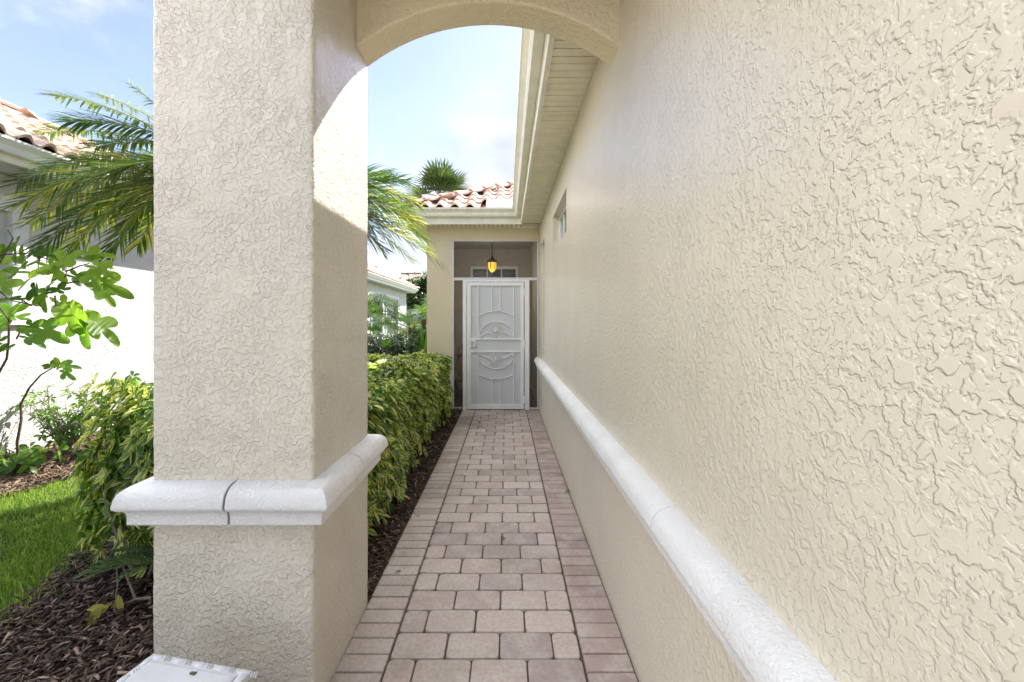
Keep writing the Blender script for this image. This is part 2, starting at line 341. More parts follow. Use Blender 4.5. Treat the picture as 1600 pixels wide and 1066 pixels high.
def chips(name, n, box, poly, mat, L, Wd, zh, dense_near=True):
    x = RNG.uniform(box[0], box[1], n); y = box[2]+(box[3]-box[2])*RNG.uniform(0, 1, n)**(1.6 if dense_near else 1)
    k = inpoly(x, y, poly) & ~((x > -1.3) & (x < -.69) & (y > 1.58) & (y < 2.26)) & (x < -.715); x = x[k]; y = y[k]; n = len(x)
    a = RNG.uniform(0, 2*PI, n); el = RNG.normal(0, .28, n); l = RNG.uniform(.5, 1.3, n)*L; w = RNG.uniform(.5, 1.4, n)*Wd
    d = np.stack([np.cos(a)*np.cos(el), np.sin(a)*np.cos(el), np.sin(el)], 1); s = nrmz(np.cross(d, np.array([0, 0, 1.0])+RNG.normal(0, .3, (n, 3)))); u = np.cross(s, d)
    c = np.stack([x, y, RNG.uniform(-.012, zh, n)], 1); hl = (d*l[:, None]/2); hw = s*w[:, None]/2; ht = u*.0018
    bend = u*(RNG.uniform(0, .12, n)*l)[:, None]
    V = np.stack([c-hl-hw-bend, c-hl+hw-bend, c+hl*.1-hw, c+hl*.1+hw, c+hl-hw*.6-bend, c+hl+hw*.4-bend], 1)
    V2 = V-(ht*2)[:, None, :]
    V = np.concatenate([V, V2], 1); i = np.arange(n)[:, None, None]*12
    Q = np.array([[0, 1, 3, 2], [2, 3, 5, 4], [6, 8, 9, 7], [8, 10, 11, 9], [0, 2, 8, 6], [2, 4, 10, 8], [1, 7, 9, 3], [3, 9, 11, 5], [0, 6, 7, 1], [4, 5, 11, 10]])
    o = npmesh(name, V, (Q[None]+i), mat, n=4, kind='stuff'); return o
tag(chips('mulch', 40000, (-2.9, -.69, .9, 7.2), BED, 'chip', .05, .009, .03), 'dark brown bark mulch under the variegated hedge and beside the walkway', 'mulch')
tag(chips('mulch', 12000, (-5.25, -4.0, 3.0, 7.5), BED2, 'straw', .08, .008, .04, False), 'pale dry straw mulch along the foot of the white neighbouring wall', 'mulch')
# lawn
n = 95000; y = 1.2+(7.5-1.2)*RNG.uniform(0, 1, n)**1.5; x = RNG.uniform(-4.25, -1.85, n)
edge = np.array([0]); k = ~inpoly(x+RNG.normal(0, .09, n), y+RNG.normal(0, .07, n), BED) & ~inpoly(x+RNG.normal(0, .03, n), y, BED2) & (x < -1.9); x = x[k]; y = y[k]; n = len(x)
a = RNG.uniform(0, 2*PI, n); ht = RNG.uniform(.035, .085, n)*(1+.4*np.sin(x*5+y*3)); ln = RNG.uniform(.1, .9, n)
b = np.stack([x, y, np.full(n, -.034)], 1); lean = np.stack([np.cos(a), np.sin(a), np.zeros(n)], 1); sd = np.stack([-np.sin(a+1), np.cos(a+1), np.zeros(n)], 1)*RNG.uniform(.0015, .0032, n)[:, None]
up = np.array([0, 0, 1.0]); h = ht[:, None]
V = np.stack([b-sd, b+sd, b+up*h*.6+lean*h*.25*ln[:, None]-sd*.8, b+up*h*.6+lean*h*.25*ln[:, None]+sd*.8, b+up*h*.95+lean*h*ln[:, None]], 1)
i = np.arange(n)[:, None, None]*5; T = np.array([[0, 1, 3], [0, 3, 2], [2, 3, 4]])
tag(npmesh('grass', V, T[None]+i, 'grass_blade', kind='stuff'), 'bright green lawn grass between the two mulch beds', 'grass')

# ------------------------------------------------------------------ walkway
def paver(m, x0, x1, y0, y1, r, mi, zt=0):
    g = .0022; x0 += g+random.uniform(0, .0015); x1 -= g+random.uniform(0, .0015); y0 += g+random.uniform(0, .0015); y1 -= g+random.uniform(0, .0015)
    t = random.uniform(-.0018, .0018)+zt; tx = random.uniform(-.004, .004); ty = random.uniform(-.006, .006)
    cx, cy = (x0+x1)/2, (y0+y1)/2
    def ring(ins, z, rr):
        o = []
        a0, a1, b0, b1 = x0+ins, x1-ins, y0+ins, y1-ins
        for (qx, qy, st) in ((a1-rr, b1-rr, 0), (a0+rr, b1-rr, 90), (a0+rr, b0+rr, 180), (a1-rr, b0+rr, 270)):
            for kk in (0, 45, 90):
                an = math.radians(st+kk); px = qx+rr*math.cos(an); py = qy+rr*math.sin(an)
                o.append((px, py, z+t+tx*(px-cx)+ty*(py-cy)))
        return o
    R = [ring(0, -.05, r), ring(0, -.006, r), ring(.0025, -.002, r), ring(.009, 0, r)]
    vs = sum(R, []); fs = []
    for k in range(3):
        for j in range(12): fs.append((k*12+j, k*12+(j+1) % 12, (k+1)*12+(j+1) % 12, (k+1)*12+j))
    fs.append(tuple(36+j for j in range(12))); m.add(vs, fs, mi)
m = MB(); m.quad((-.71, -1.6, -.014), (.535, -1.6, -.014), (.535, 7.12, -.014), (-.71, 7.12, -.014), 0); m.build('walkway_base', 'joint_sand', kind='structure')
m = MB(); row = .159; xs0, xs1 = -.497, .322; full = .234; half = (xs1-xs0)-3*full
yy = 7.12; r = 0
while yy > -1.4:
    y0 = yy-row; xs = [xs0]
    ws = [half, full, full, full] if r % 2 else [full, full, full, half]
    for w in ws: paver(m, xs[-1], xs[-1]+w, y0, yy, random.uniform(.013, .022), 0); xs.append(xs[-1]+w)
    yy = y0; r += 1
yy = 7.12
while yy > -1.4:
    w = .0985; paver(m, -.703, -.501, yy-w, yy, .004, 1); paver(m, .326, .527, yy-w, yy, .004, 2); yy -= w
m.build('walkway', ['paver', 'paver_edge', 'paver_red'], kind='structure', smooth=35)
# little weeds in the joints
def weed(x, y, s, n, label):
    C = np.array([[x, y, .004]]*n)+RNG.normal(0, s*.35, (n, 3))*[1, 1, 0]; N = RNG.normal(0, .5, (n, 3))+[0, 0, 1]
    V, Fc, uv = whorls(C, N, 4, s, s*.5); o = npmesh('weed', V, Fc, 'bright_leaf', uv=uv)
    tag(o, label, 'weed')
p = P(783, 842, 1)
weed(-.025, 2.90, .014, 7, 'small green weed sprouting in a joint of the paved walkway'); weed(.512, 3.70, .02, 7, 'small green weed at the foot of the tan stucco wall')
for (qx, qy, Z) in ((672, 764, 3.77), (650, 808, 3.22), (719, 744, 4.08), (618, 895, 2.51)):
    c = P(qx, qy, Z); c.z = .006; V, Fc, uv = leaves(np.array([c[:]]), np.array([[1, .4, .1]]), np.array([[0, 0, 1.0]]), np.array([.035]), np.array([.018]))
    tag(npmesh('dry_leaf', V, Fc, 'straw', uv=uv), {672: 'curled brown dry leaf farthest but one along the walkway edge', 650: 'small brown dry leaf on the left border of the walkway', 719: 'orange brown dry leaf on the middle pavers', 618: 'tiny dry leaf nearest the camera on the left border'}[qx], 'leaf', 'dry leaves fallen on the walkway')

# ------------------------------------------------------------------ the house
house = thing('house', 'tan stucco house with white ledge, arched portico, tiled roof and white security door', 'house', (.53, 2, 0))
def holes(m, a0, a1, z0, z1, hs, fn, t):    # wall sheet of thickness t with rectangular openings
    A = sorted({a0, a1, *[v for h in hs for v in h[:2]]}); Z = sorted({z0, z1, *[v for h in hs for v in h[2:]]})
    solid = lambda i, j: 0 <= i < len(A)-1 and 0 <= j < len(Z)-1 and not any(h[0]-1e-6 <= A[i] and A[i+1] <= h[1]+1e-6 and h[2]-1e-6 <= Z[j] and Z[j+1] <= h[3]+1e-6 for h in hs)
    for i in range(len(A)-1):
        for j in range(len(Z)-1):
            if not solid(i, j): continue
            p = lambda a, z, d: fn(a, z, d)
            b0, b1, c0, c1 = A[i], A[i+1], Z[j], Z[j+1]
            m.quad(p(b0, c0, 0), p(b1, c0, 0), p(b1, c1, 0), p(b0, c1, 0)); m.quad(p(b0, c0, t), p(b1, c0, t), p(b1, c1, t), p(b0, c1, t))
            if not solid(i-1, j): m.quad(p(b0, c0, 0), p(b0, c1, 0), p(b0, c1, t), p(b0, c0, t))
            if not solid(i+1, j): m.quad(p(b1, c0, 0), p(b1, c1, 0), p(b1, c1, t), p(b1, c0, t))
            if not solid(i, j-1): m.quad(p(b0, c0, 0), p(b1, c0, 0), p(b1, c0, t), p(b0, c0, t))
            if not solid(i, j+1): m.quad(p(b0, c1, 0), p(b1, c1, 0), p(b1, c1, t), p(b0, c1, t))
XW = .53; WIN = (3.89, 5.03, 2.22, 2.61); NICHE = (6.12, 6.72, 1.05, 2.59)
m = MB(); holes(m, -2.4, 12, -.03, 3.2, [WIN, NICHE], lambda a, z, d: (XW+d, a, z), .14)
m.build('wall', 'stucco_tan', house)
m = MB(); m.box(XW+.145, XW+.16, NICHE[0]-.05, NICHE[1]+.05, NICHE[2]-.05, NICHE[3]+.05); m.build('niche_back', 'stucco_tan', house)
# window in the side wall
y0, y1, z0, z1 = WIN; fx = XW+.075
wf = MB(); t = .035
wf.box(fx, fx+.05, y0, y1, z1-t, z1); wf.box(fx, fx+.05, y0, y1, z0, z0+t); wf.box(fx, fx+.05, y0, y0+t, z0+t, z1-t); wf.box(fx, fx+.05, y1-t, y1, z0+t, z1-t)
for q in (1/4, 2/4, 3/4): yq = y0+(y1-y0)*q; wf.box(fx+.005, fx+.045, yq-.012, yq+.012, z0+t, z1-t)
wfo = wf.build('window', 'white_paint', house)
MB().box(fx+.02, fx+.03, y0+t, y1-t, z0+t, z1-t).build('pane', 'glass_green', wfo)
m = MB(); m.box(XW+.20, XW+.21, y0-.2, y1+.2, z0-.2, z1+.2); m.build('room_behind', 'shutter_dark', house)
# ledge profile
PR = [(0, .853)]+[(.004+.074*math.sin(a)**.9 if a > 0 else .004, .795+.058*math.cos(a)) for a in [i*PI/2/7 for i in range(8)]]
PR += [(.081, .785), (.079, .775), (.070, .766), (.058, .762), (.052, .752), (.050, .742), (.050, .712), (.047, .709), (-.01, .709), (-.01, .853)]
PR = PR[1:]
def ledge_run(m, path, side, cuts=None):
    m.sweep(path, PR, side=side)
m = MB(); ys = [-2.4, -.36, .50, 1.375, 2.24, 3.11, 3.98, 4.85, 5.72, 6.6, 7.17]
for a, b in zip(ys[:-1], ys[1:]): m.sweep([(XW, a+.0018), (XW, b-.0018)], PR, side=1)
o = m.build('ledge', 'ledge', house, smooth=40)
m = MB(); PG = [(p-.004 if p > 0 else p, z) for p, z in PR]
PGi = [(max(p-.005, -.01), z-(.003 if z > .8 else -.003)) for p, z in PR]
m.sweep([(XW, -2.4), (XW, 7.165)], PGi, side=1); m.build('ledge_joint', 'groove', house, smooth=40)
# portico column
CX0, CX1, CY0, CY1 = -1.288, -.70, 1.605, 2.24
from mathutils import noise as mnoise
m = MB(); rr_ = .012; ringp = []
for (qx, qy, st) in ((CX1-rr_, CY1-rr_, 0), (CX0+rr_, CY1-rr_, 90), (CX0+rr_, CY0+rr_, 180), (CX1-rr_, CY0+rr_, 270)):
    for kk in (0, 30, 60, 90): an = math.radians(st+kk); ringp.append((qx+rr_*math.cos(an), qy+rr_*math.sin(an), math.cos(an), math.sin(an)))
    st2 = st+90; an = math.radians(st+90); L_ = (CX1-CX0 if st in (0, 180) else CY1-CY0)-2*rr_; tx, ty = -math.sin(math.radians(st)), math.cos(math.radians(st)); tx, ty = math.cos(an+PI/2), math.sin(an+PI/2)
    b_ = ringp[-1]
    for q_ in range(1, 36): ringp.append((b_[0]+tx*L_*q_/36, b_[1]+ty*L_*q_/36, math.cos(an), math.sin(an)))
NR = len(ringp); NZ = 190; vs = []; fs = []
for iz in range(NZ+1):
    zz = -.03+3.05*iz/NZ
    for (x, y, nx, ny) in ringp:
        v_ = Vector((x, y, zz)); dsp = mnoise.noise(v_*28)*.0022+mnoise.noise(v_*9)*.0016; vs.append((x+nx*dsp, y+ny*dsp, zz))
for iz in range(NZ):
    for j in range(NR): fs.append((iz*NR+j, iz*NR+(j+1) % NR, (iz+1)*NR+(j+1) % NR, (iz+1)*NR+j))
m.add(vs, fs); column = m.build('column', 'stucco_column', house, smooth=60)
cl = MB()
loop = [(CX0, CY0), (CX1, CY0), (CX1, CY1), (CX0, CY1)]
jx = -.978; jy = 1.93; gp = .004
# two pieces with mitred corners, split on the camera side and on the walkway side
cl.sweep([(jx+gp, CY0), (CX1, CY0), (CX1, jy-gp*.4)], PR, side=-1)
cl.sweep([(CX1, jy+gp*.4), (CX1, CY1), (CX0, CY1), (CX0, CY0), (jx-gp, CY0)], PR, side=-1)
cl.build('ledge', 'ledge', column, smooth=40, bevel=.006)
m = MB(); m.sweep(loop, [(max(p-.006, -.01), z-(.004 if z > .8 else -.004)) for p, z in PR], side=-1, closed=True); m.build('ledge_joint', 'groove', column, smooth=40)
# arch
AY0, AY1 = 2.065, 2.238; sp, ap = 2.715, 2.925; hw = (XW-CX1)/2; cxm = (XW+CX1)/2; rise = ap-sp; R = (hw*hw+rise*rise)/(2*rise); zc = ap-R
m = MB(); N = 40; arc = []
for i in range(N+1):
    x = CX1+(XW-CX1)*i/N; arc.append((x, zc+math.sqrt(R*R-(x-cxm)**2)))
ZT = 3.30
for (xa, za), (xb, zb) in zip(arc[:-1], arc[1:]):
    m.quad((xa, AY0, za), (xb, AY0, zb), (xb, AY0, ZT), (xa, AY0, ZT)); m.quad((xa, AY1, za), (xb, AY1, zb), (xb, AY1, ZT), (xa, AY1, ZT)); m.quad((xa, AY0, za), (xb, AY0, zb), (xb, AY1, zb), (xa, AY1, za))
import bmesh
ar = m.build('arch', 'stucco_entry', house)
bm = bmesh.new(); bm.from_mesh(ar.data); bmesh.ops.remove_doubles(bm, verts=bm.verts, dist=1e-5); bmesh.ops.recalc_face_normals(bm, faces=bm.faces); bm.to_mesh(ar.data); bm.free()
ar.data.polygons.foreach_set('use_smooth', [True]*len(ar.data.polygons)); ar.data.set_sharp_from_angle(angle=math.radians(40))
b = ar.modifiers.new('bevel', 'BEVEL'); b.width = .01; b.segments = 3; b.limit_method = 'ANGLE'; b.angle_limit = math.radians(50)
# portico ceiling, unseen, its depth shaped to let light in, and portico roof
m = MB(); m.box(CX0+.2, XW, 1.05, AY0-.003, 2.985, 3.06); m.build('portico_ceiling', 'interior_ceiling', house)
m = MB(); m.box(CX0-.0, XW+.3, 1.0, 2.236, 3.305, 3.36); m.box(CX0+.003, CX1, CY0-.0, CY1-.004, 3.015, 3.304); m.build('portico_roof', 'cream_alu', house)
# entry wing
EY = 7.15; OX0, OX1, OZ = -.87, .524, 2.746; LX = -1.285
m = MB(); holes(m, LX, XW-.004, -.03, 2.95, [(OX0, XW-.004, -.03, OZ)], lambda a, z, d: (a, EY+d, z), .18)
m.box(LX, LX+.15, EY+.181, 12, -.03, 2.95)
m.build('entry_wall', 'stucco_entry', house)
m = MB(); m.box(LX+.151, XW-.003, 9.3, 9.45, 0, 2.95); m.box(LX+.151, LX+.16, EY+.182, 9.299, 0, 2.95)
m.box(XW-.012, XW-.002, EY+.182, 9.299, 0, 2.95); m.build('entry_inner_wall', 'interior', house)
m = MB(); m.box(LX+.1, XW, EY+.183, 9.3, 2.95, 2.97); m.build('entry_ceiling', 'interior_ceiling', house)
m = MB(); m.box(LX+.16, XW-.012, EY-.005, 9.3, -.03, .012); m.build('entry_floor', 'slab', house)
# window in the back wall of the entry
wx0, wx1, wz0, wz1 = -.70, .20, .55, 2.52
m = MB(); fy = 9.3
m.box(wx0-.05, wx1+.05, fy-.05, fy-.003, wz1, wz1+.06); m.box(wx0-.05, wx0, fy-.05, fy-.003, wz0, wz1); m.box(wx1, wx1+.05, fy-.05, fy-.003, wz0, wz1); m.box(wx0-.05, wx1+.05, fy-.06, fy-.003, wz0-.05, wz0)
for q in (1/3, 2/3): xq = wx0+(wx1-wx0)*q; m.box(xq-.012, xq+.012, fy-.03, fy-.008, wz0, wz1)
m.box(wx0, wx1, fy-.028, fy-.009, 1.5, 1.53)
iw = m.build('window', 'white_paint', house); MB().box(wx0, wx1, fy-.015, fy-.006, wz0, wz1).build('pane', 'glass', iw)
# white aluminium screen enclosure
m = MB(); ft = .022
m.box(OX0, OX0+ft, EY-.012, EY+.04, 0, OZ); m.box(OX1-ft, OX1, EY-.012, EY+.04, 0, OZ); m.box(OX0+ft, OX1-ft, EY-.012, EY+.04, OZ-ft, OZ)
m.box(OX0+ft, OX1-ft, EY-.02, EY+.04, 2.09, 2.135); m.box(OX0+ft, -.72, EY-.012, EY+.04, .0, .03); m.box(.37, OX1-ft, EY-.012, EY+.04, .0, .03)
sf = m.build('screen_frame', 'alu', house, bevel=.003)
m = MB(); m.quad((OX0+ft, EY+.02, 2.135), (OX1-ft, EY+.02, 2.135), (OX1-ft, EY+.02, OZ-ft), (OX0+ft, EY+.02, OZ-ft))
m.quad((OX0+ft, EY+.02, .03), (-.72, EY+.02, .03), (-.72, EY+.02, 2.09), (OX0+ft, EY+.02, 2.09)); m.quad((.37, EY+.02, .03), (OX1-ft, EY+.02, .03), (OX1-ft, EY+.02, 2.09), (.37, EY+.02, 2.09))
m.build('insect_screen', 'insect_screen', sf)
# security door; q() turns a point of the door's drawing into the place
DY = EY-.03
def q(u, v): return ((u/4.444+700-791)/F*EY, CAMH-(v/4.444+420-502)/F*EY)
door = MB()
x0, _ = q(105, 0); xa, _ = q(128, 0); xb, _ = q(530, 0); x1, _ = q(564, 0); _, zt = q(0, 78); _, zl = q(0, 95)
door.box(x0, xa, DY-.02, DY+.05, .0, zt); door.box(xb+.004, x1, DY-.02, DY+.05, .0, zt); door.box(xa, xb+.004, DY-.02, DY+.05, zl+.004, zt)
jamb = door.build('door_frame', 'white_paint', house, bevel=.004)
lx0, _ = q(130, 0); gx0, _ = q(160, 0); gx1, _ = q(505, 0); lx1, _ = q(526, 0); _, gz1 = q(0, 120); _, gz0 = q(0, 940); _, dz0 = q(0, 972)
lf = MB(); fy0, fy1 = DY-.012, DY+.03
lf.box(lx0, gx0, fy0, fy1, .012, zl); lf.box(gx1, lx1, fy0, fy1, .012, zl); lf.box(gx0, gx1, fy0, fy1, gz1, zl); lf.box(gx0, gx1, fy0, fy1, .012, gz0)
for v in (488, 575): _, z = q(0, v); lf.box(gx0, gx1, fy0, fy1-.01, z-.011, z+.011)
_, za = q(0, 482); _, zb = q(0, 580); xk, _ = q(190, 0); lf.box(gx0, xk, fy0+.002, fy1, zb, za)
leaf = lf.build('security_door', 'white_paint', house, bevel=.003)
MB().box(gx0, gx1, DY+.012, DY+.0135, gz0, gz1).build('perforated_panel', 'perforated', leaf)
gr = MB(); yy = DY-.002
def bar(pts, r=.0062): gr.tube([(q(u, v)[0], yy, q(u, v)[1]) for u, v in pts], r*1.3, 6)
def arcp(u0, u1, v, vp, n=18):   # circular arc through (u0,v),(mid,vp),(u1,v)
    c = (u0+u1)/2; w = (u1-u0)/2; h = vp-v; Rr = (w*w+h*h)/(2*abs(h)); s = 1 if h < 0 else -1
    return [(c+(-w+2*w*i/n), vp+s*(Rr-math.sqrt(max(Rr*Rr-(-w+2*w*i/n)**2, 0)))) for i in range(n+1)]
bar([(210, 118), (210, 488)]); bar([(456, 118), (456, 488)]); bar([(210, 575), (210, 940)]); bar([(456, 575), (456, 940)])
for u in (305, 362): bar([(u, 118), (u, 297)]); bar([(u, 765), (u, 940)])
bar(arcp(210, 456, 335, 294)); bar(arcp(210, 456, 478, 366)); bar(arcp(210, 456, 730, 764)); bar(arcp(210, 456, 620, 695))
def spiral(c, r0, a0, turns, dirn, vs=1, n=18):
    return [(c[0]+r0*(1-.75*i/n)*math.cos(a0+dirn*turns*2*PI*i/n), c[1]+vs*r0*(1-.75*i/n)*math.sin(a0+dirn*turns*2*PI*i/n)) for i in range(n+1)]
for vs, v0 in ((1, 482), (-1, 581)):
    V = lambda dv: v0-vs*dv           # dv upwards (or downwards when mirrored)
    c = 333
    for kk in range(11):
        a = math.radians(-25+230*kk/10); r1 = 40+10*math.sin(max(min(a, PI), 0))
        bar([(c+9*math.cos(a), V(58+7*math.sin(a))), (c+r1*.82*math.cos(a), V(60+r1*.98*math.sin(a)))], .0045)
    bar([(c+(42+6*math.sin(max(a, 0)))*.9*math.cos(a), V(60+50*math.sin(a))) for a in [math.radians(-30+240*i/24) for i in range(25)]], .0042)
    gr.lathe((q(c, 0)[0], yy, q(0, V(50))[1]), [(.0, -.035), (.016, -.02), (.02, 0), (.012, .03), (0, .05)], 10)
    for s in (-1, 1):
        bar([(c+s*px, V(pz)) for px, pz in ((4, 44), (22, 50), (40, 40), (66, 34), (92, 22), (112, 12), (122, 14), (124, 24), (116, 26))], .0058)
        bar(spiral((c+s*20, V(20)), 19, -PI/2 if vs > 0 else PI/2, 1.3, s*vs), .005)
        bar([(c+s*px, V(pz)) for px, pz in ((66, 34), (62, 46), (54, 44), (56, 38))], .005)
        bar(spiral((c+s*112, V(8)), 11, 0, 1, s), .0045)
gr.build('scrollwork', 'white_paint', leaf, smooth=60)
hd = MB(); cx, cz = q(167, 512); hd.lathe((0, 0, 0), [(0, 0)]); hd = MB()
def disc(m, c, r, d, n=20):
    c = Vector(c); vs = []; prof = [(r, 0), (r, -d*.6), (r*.8, -d), (0, -d)]
    for rr, dy in prof:
        for j in range(n): a = 2*PI*j/n; vs.append((c.x+rr*math.cos(a), c.y+dy, c.z+rr*math.sin(a)))
    fs = [(i*n+j, i*n+(j+1) % n, (i+1)*n+(j+1) % n, (i+1)*n+j) for i in range(3) for j in range(n)]; m.add(vs, fs)
disc(hd, (cx, fy0, cz), .030, .02); disc(hd, (cx, fy0-.018, cz), .012, .012); hd.build('deadbolt', 'steel', leaf, smooth=40)
hd = MB(); cx, cz = q(166, 545); disc(hd, (cx, fy0, cz), .032, .018); hd.tube([(cx, fy0-.01, cz), (cx, fy0-.055, cz)], .011, 10); hd.tube([(cx-.005, fy0-.055, cz), (cx+.05, fy0-.058, cz+.002), (cx+.095, fy0-.052, cz)], [.011, .009, .006], 8)
hd.build('door_handle', 'steel', leaf, smooth=40)
for v in (165, 520, 905):
    xx, zz = q(529, v); h = MB(); h.tube([(xx, fy0-.008, zz-.05), (xx, fy0-.008, zz+.05)], .010, 10); h.tube([(xx, fy0-.008, zz-.058), (xx, fy0-.008, zz-.05)], .007, 8); h.tube([(xx, fy0-.008, zz+.05), (xx, fy0-.008, zz+.058)], .007, 8); h.build('hinge', 'white_paint', leaf, smooth=40)
# soffit, fascia, gutter
ZS = 2.95; FX = .24; FY = 6.85; WX = -1.53
m = MB()
yy0 = 2.242
while yy0 < FY:
    e = min(yy0+.0735, 7.145); m.box(FX+.0, XW-.001, yy0+.004, e-.004, ZS, ZS+.006, 0); yy0 += .0735
xx0 = FX-.004
while xx0 > WX: m.box(max(xx0-.0735+.002, WX), xx0-.007, FY, EY-.001, ZS, ZS+.006, 0); xx0 -= .0735
m.box(FX+.001, XW-.001, 6.93, EY-.001, ZS+.001, ZS+.0065, 0)
m.box(FX, XW, 2.242, FY, ZS+.0095, ZS+.012, 1); m.box(WX, XW, FY+.001, EY, ZS+.0095, ZS+.012, 1); m.box(WX, LX, EY, 12, ZS+.002, ZS+.012, 0)
m.build('soffit', ['soffit', 'groove'], house)
path = [(FX, 2.242), (FX, FY), (WX, FY), (WX, 12)]
m = MB(); m.sweep(path, [(0, 2.935), (.012, 2.93), (.016, 2.945), (.016, 3.02), (.022, 3.025), (.022, 3.12), (-.02, 3.12), (-.02, 2.935)], side=1); m.build('fascia', 'cream_alu', house)
m = MB(); m.sweep(path, [(.024, 3.15), (.024, 3.035), (.085, 3.035), (.098, 3.06), (.103, 3.09), (.135, 3.125), (.148, 3.135), (.15, 3.158), (.140, 3.158), (.136, 3.14), (.095, 3.105), (.08, 3.045), (.03, 3.045), (.03, 3.15)], side=1)
m.build('gutter', 'cream_alu', house)
# ------------------------------------------------------------------ roofs
def tiled_slope(m, o, U, pitch, L, D, kl, kr, sk=.232, cs=.36, skip=None):
    """S tiles laid on a slope: o eave start, U unit along eave, slope rises to the left of U; D plan depth; k 1 hip 0 plain -1 valley"""
    o = Vector(o); U = Vector(U); H = Vector((-U.y, U.x, 0)); V = (H*math.cos(pitch)+Vector((0, 0, math.sin(pitch)))); Nn = U.cross(V)
    cp = math.cos(pitch); nc = int(D/cp/cs)+1; lo = min(0, -D if kl < 0 else 0); hi = L+(D if kr < 0 else 0)
    n0 = int(lo/sk)-1; n1 = int(hi/sk)+1; prof = []
    for j in range(7): a = j/6; prof.append((a*.62, .062*math.sin(PI*a)))
    prof += [(.72, -.006), (.86, -.010), (1.0, 0.0)]
    for c in range(nc):
        v0 = c*cs; v1 = (c+1)*cs+.05
        for i in range(n0, n1):
            uc = (i+.5)*sk; d = (c+.5)*cs*cp
            if d > D or uc < kl*d-sk*.3 or uc > L-kr*d+sk*.3: continue
            if skip and skip(uc, d): continue
            jit = random.uniform(-.008, .008); vs = []; n = len(prof)
            for (pu, ph) in prof:
                a = o+U*((i+pu)*sk)
                vs.append(a+V*(v0+jit)+Nn*(ph+.040)); 
            for (pu, ph) in prof:
                a = o+U*((i+pu)*sk); vs.append(a+V*v1+Nn*(ph*.86+.008))
            for (pu, ph) in prof:
                a = o+U*((i+pu)*sk); vs.append(a+V*(v0+jit)+Nn*(ph*.84+.016))
            fs = [(j, j+1, n+j+1, n+j) for j in range(n-1)]+[(2*n+j, 2*n+j+1, j+1, j) for j in range(n-1)]
            m.add(vs, fs, 0)
    # deck
    a = o+Nn*(-.012); P0 = a+U*0; P1 = a+U*L; vt = D/cp
    m.quad(P0, P1, a+U*(L-kr*D)+V*vt, a+U*(kl*D)+V*vt, 1)
def ridge_caps(m, a, b, r=.085, step=.34, lift=.02):
    a = Vector(a); b = Vector(b); d = (b-a).normalized(); s = d.cross(Vector((0, 0, 1))).normalized(); u = s.cross(d); n = int((b-a).length/step)
    for i in range(n+1):
        c0 = a+d*(i*step-.03)+u*(lift+.028); c1 = a+d*((i+1)*step+.02)+u*lift; vs = []
        for c, rr in ((c0, r*1.08), (c1, r*.86), (c0-u*.015, r*.92)):
            for j in range(9): an = PI*j/8; vs.append(c+s*rr*math.cos(an)+u*rr*math.sin(an)*.9)
        m.add(vs, [(j, j+1, 9+j+1, 9+j) for j in range(8)]+[(18+j, 19+j, j+1, j) for j in range(8)], 0)
pit = math.atan(.5); ZE = 3.165
rt = MB(); EX = FX-.03; EYf = FY-.03; EXl = WX-.03
# wing front slope: eave from left corner to inner corner, rises to +Y
tiled_slope(rt, (EXl, EYf, ZE), (1, 0, 0), pit, EX-EXl, 2.6, 1, -1, skip=lambda u, d: u > (EX-EXl)-.50 and d < .30 )
tiled_slope(rt, (EXl, 12, ZE), (0, -1, 0), pit, 12-EYf, 2.4, 0, 1)
tiled_slope(rt, (EX, EYf, ZE), (0, -1, 0), pit, EYf-2.25, 4.0, -1, 0)
roof = rt.build('roof', ['tile', 'clay'], house, smooth=50)
m = MB(); ridge_caps(m, (EXl+.05, EYf+.05, ZE+.03), (EXl+2.4, EYf+2.4, ZE+1.2)); m.build('hip_tiles', 'tile', roof, smooth=50)
m = MB(); sl = lambda x, d, h=.085: (x, EYf+d, ZE+d*.5+h)
m.add([sl(EX-.52, -.03), sl(EX+.03, -.03), sl(EX+.30, .30), sl(EX-.52, .30), sl(EX-.52, -.03, .03), sl(EX+.03, -.03, .03)], [(0, 1, 2, 3), (4, 5, 1, 0)]); m.build('flashing', 'white_paint', roof)
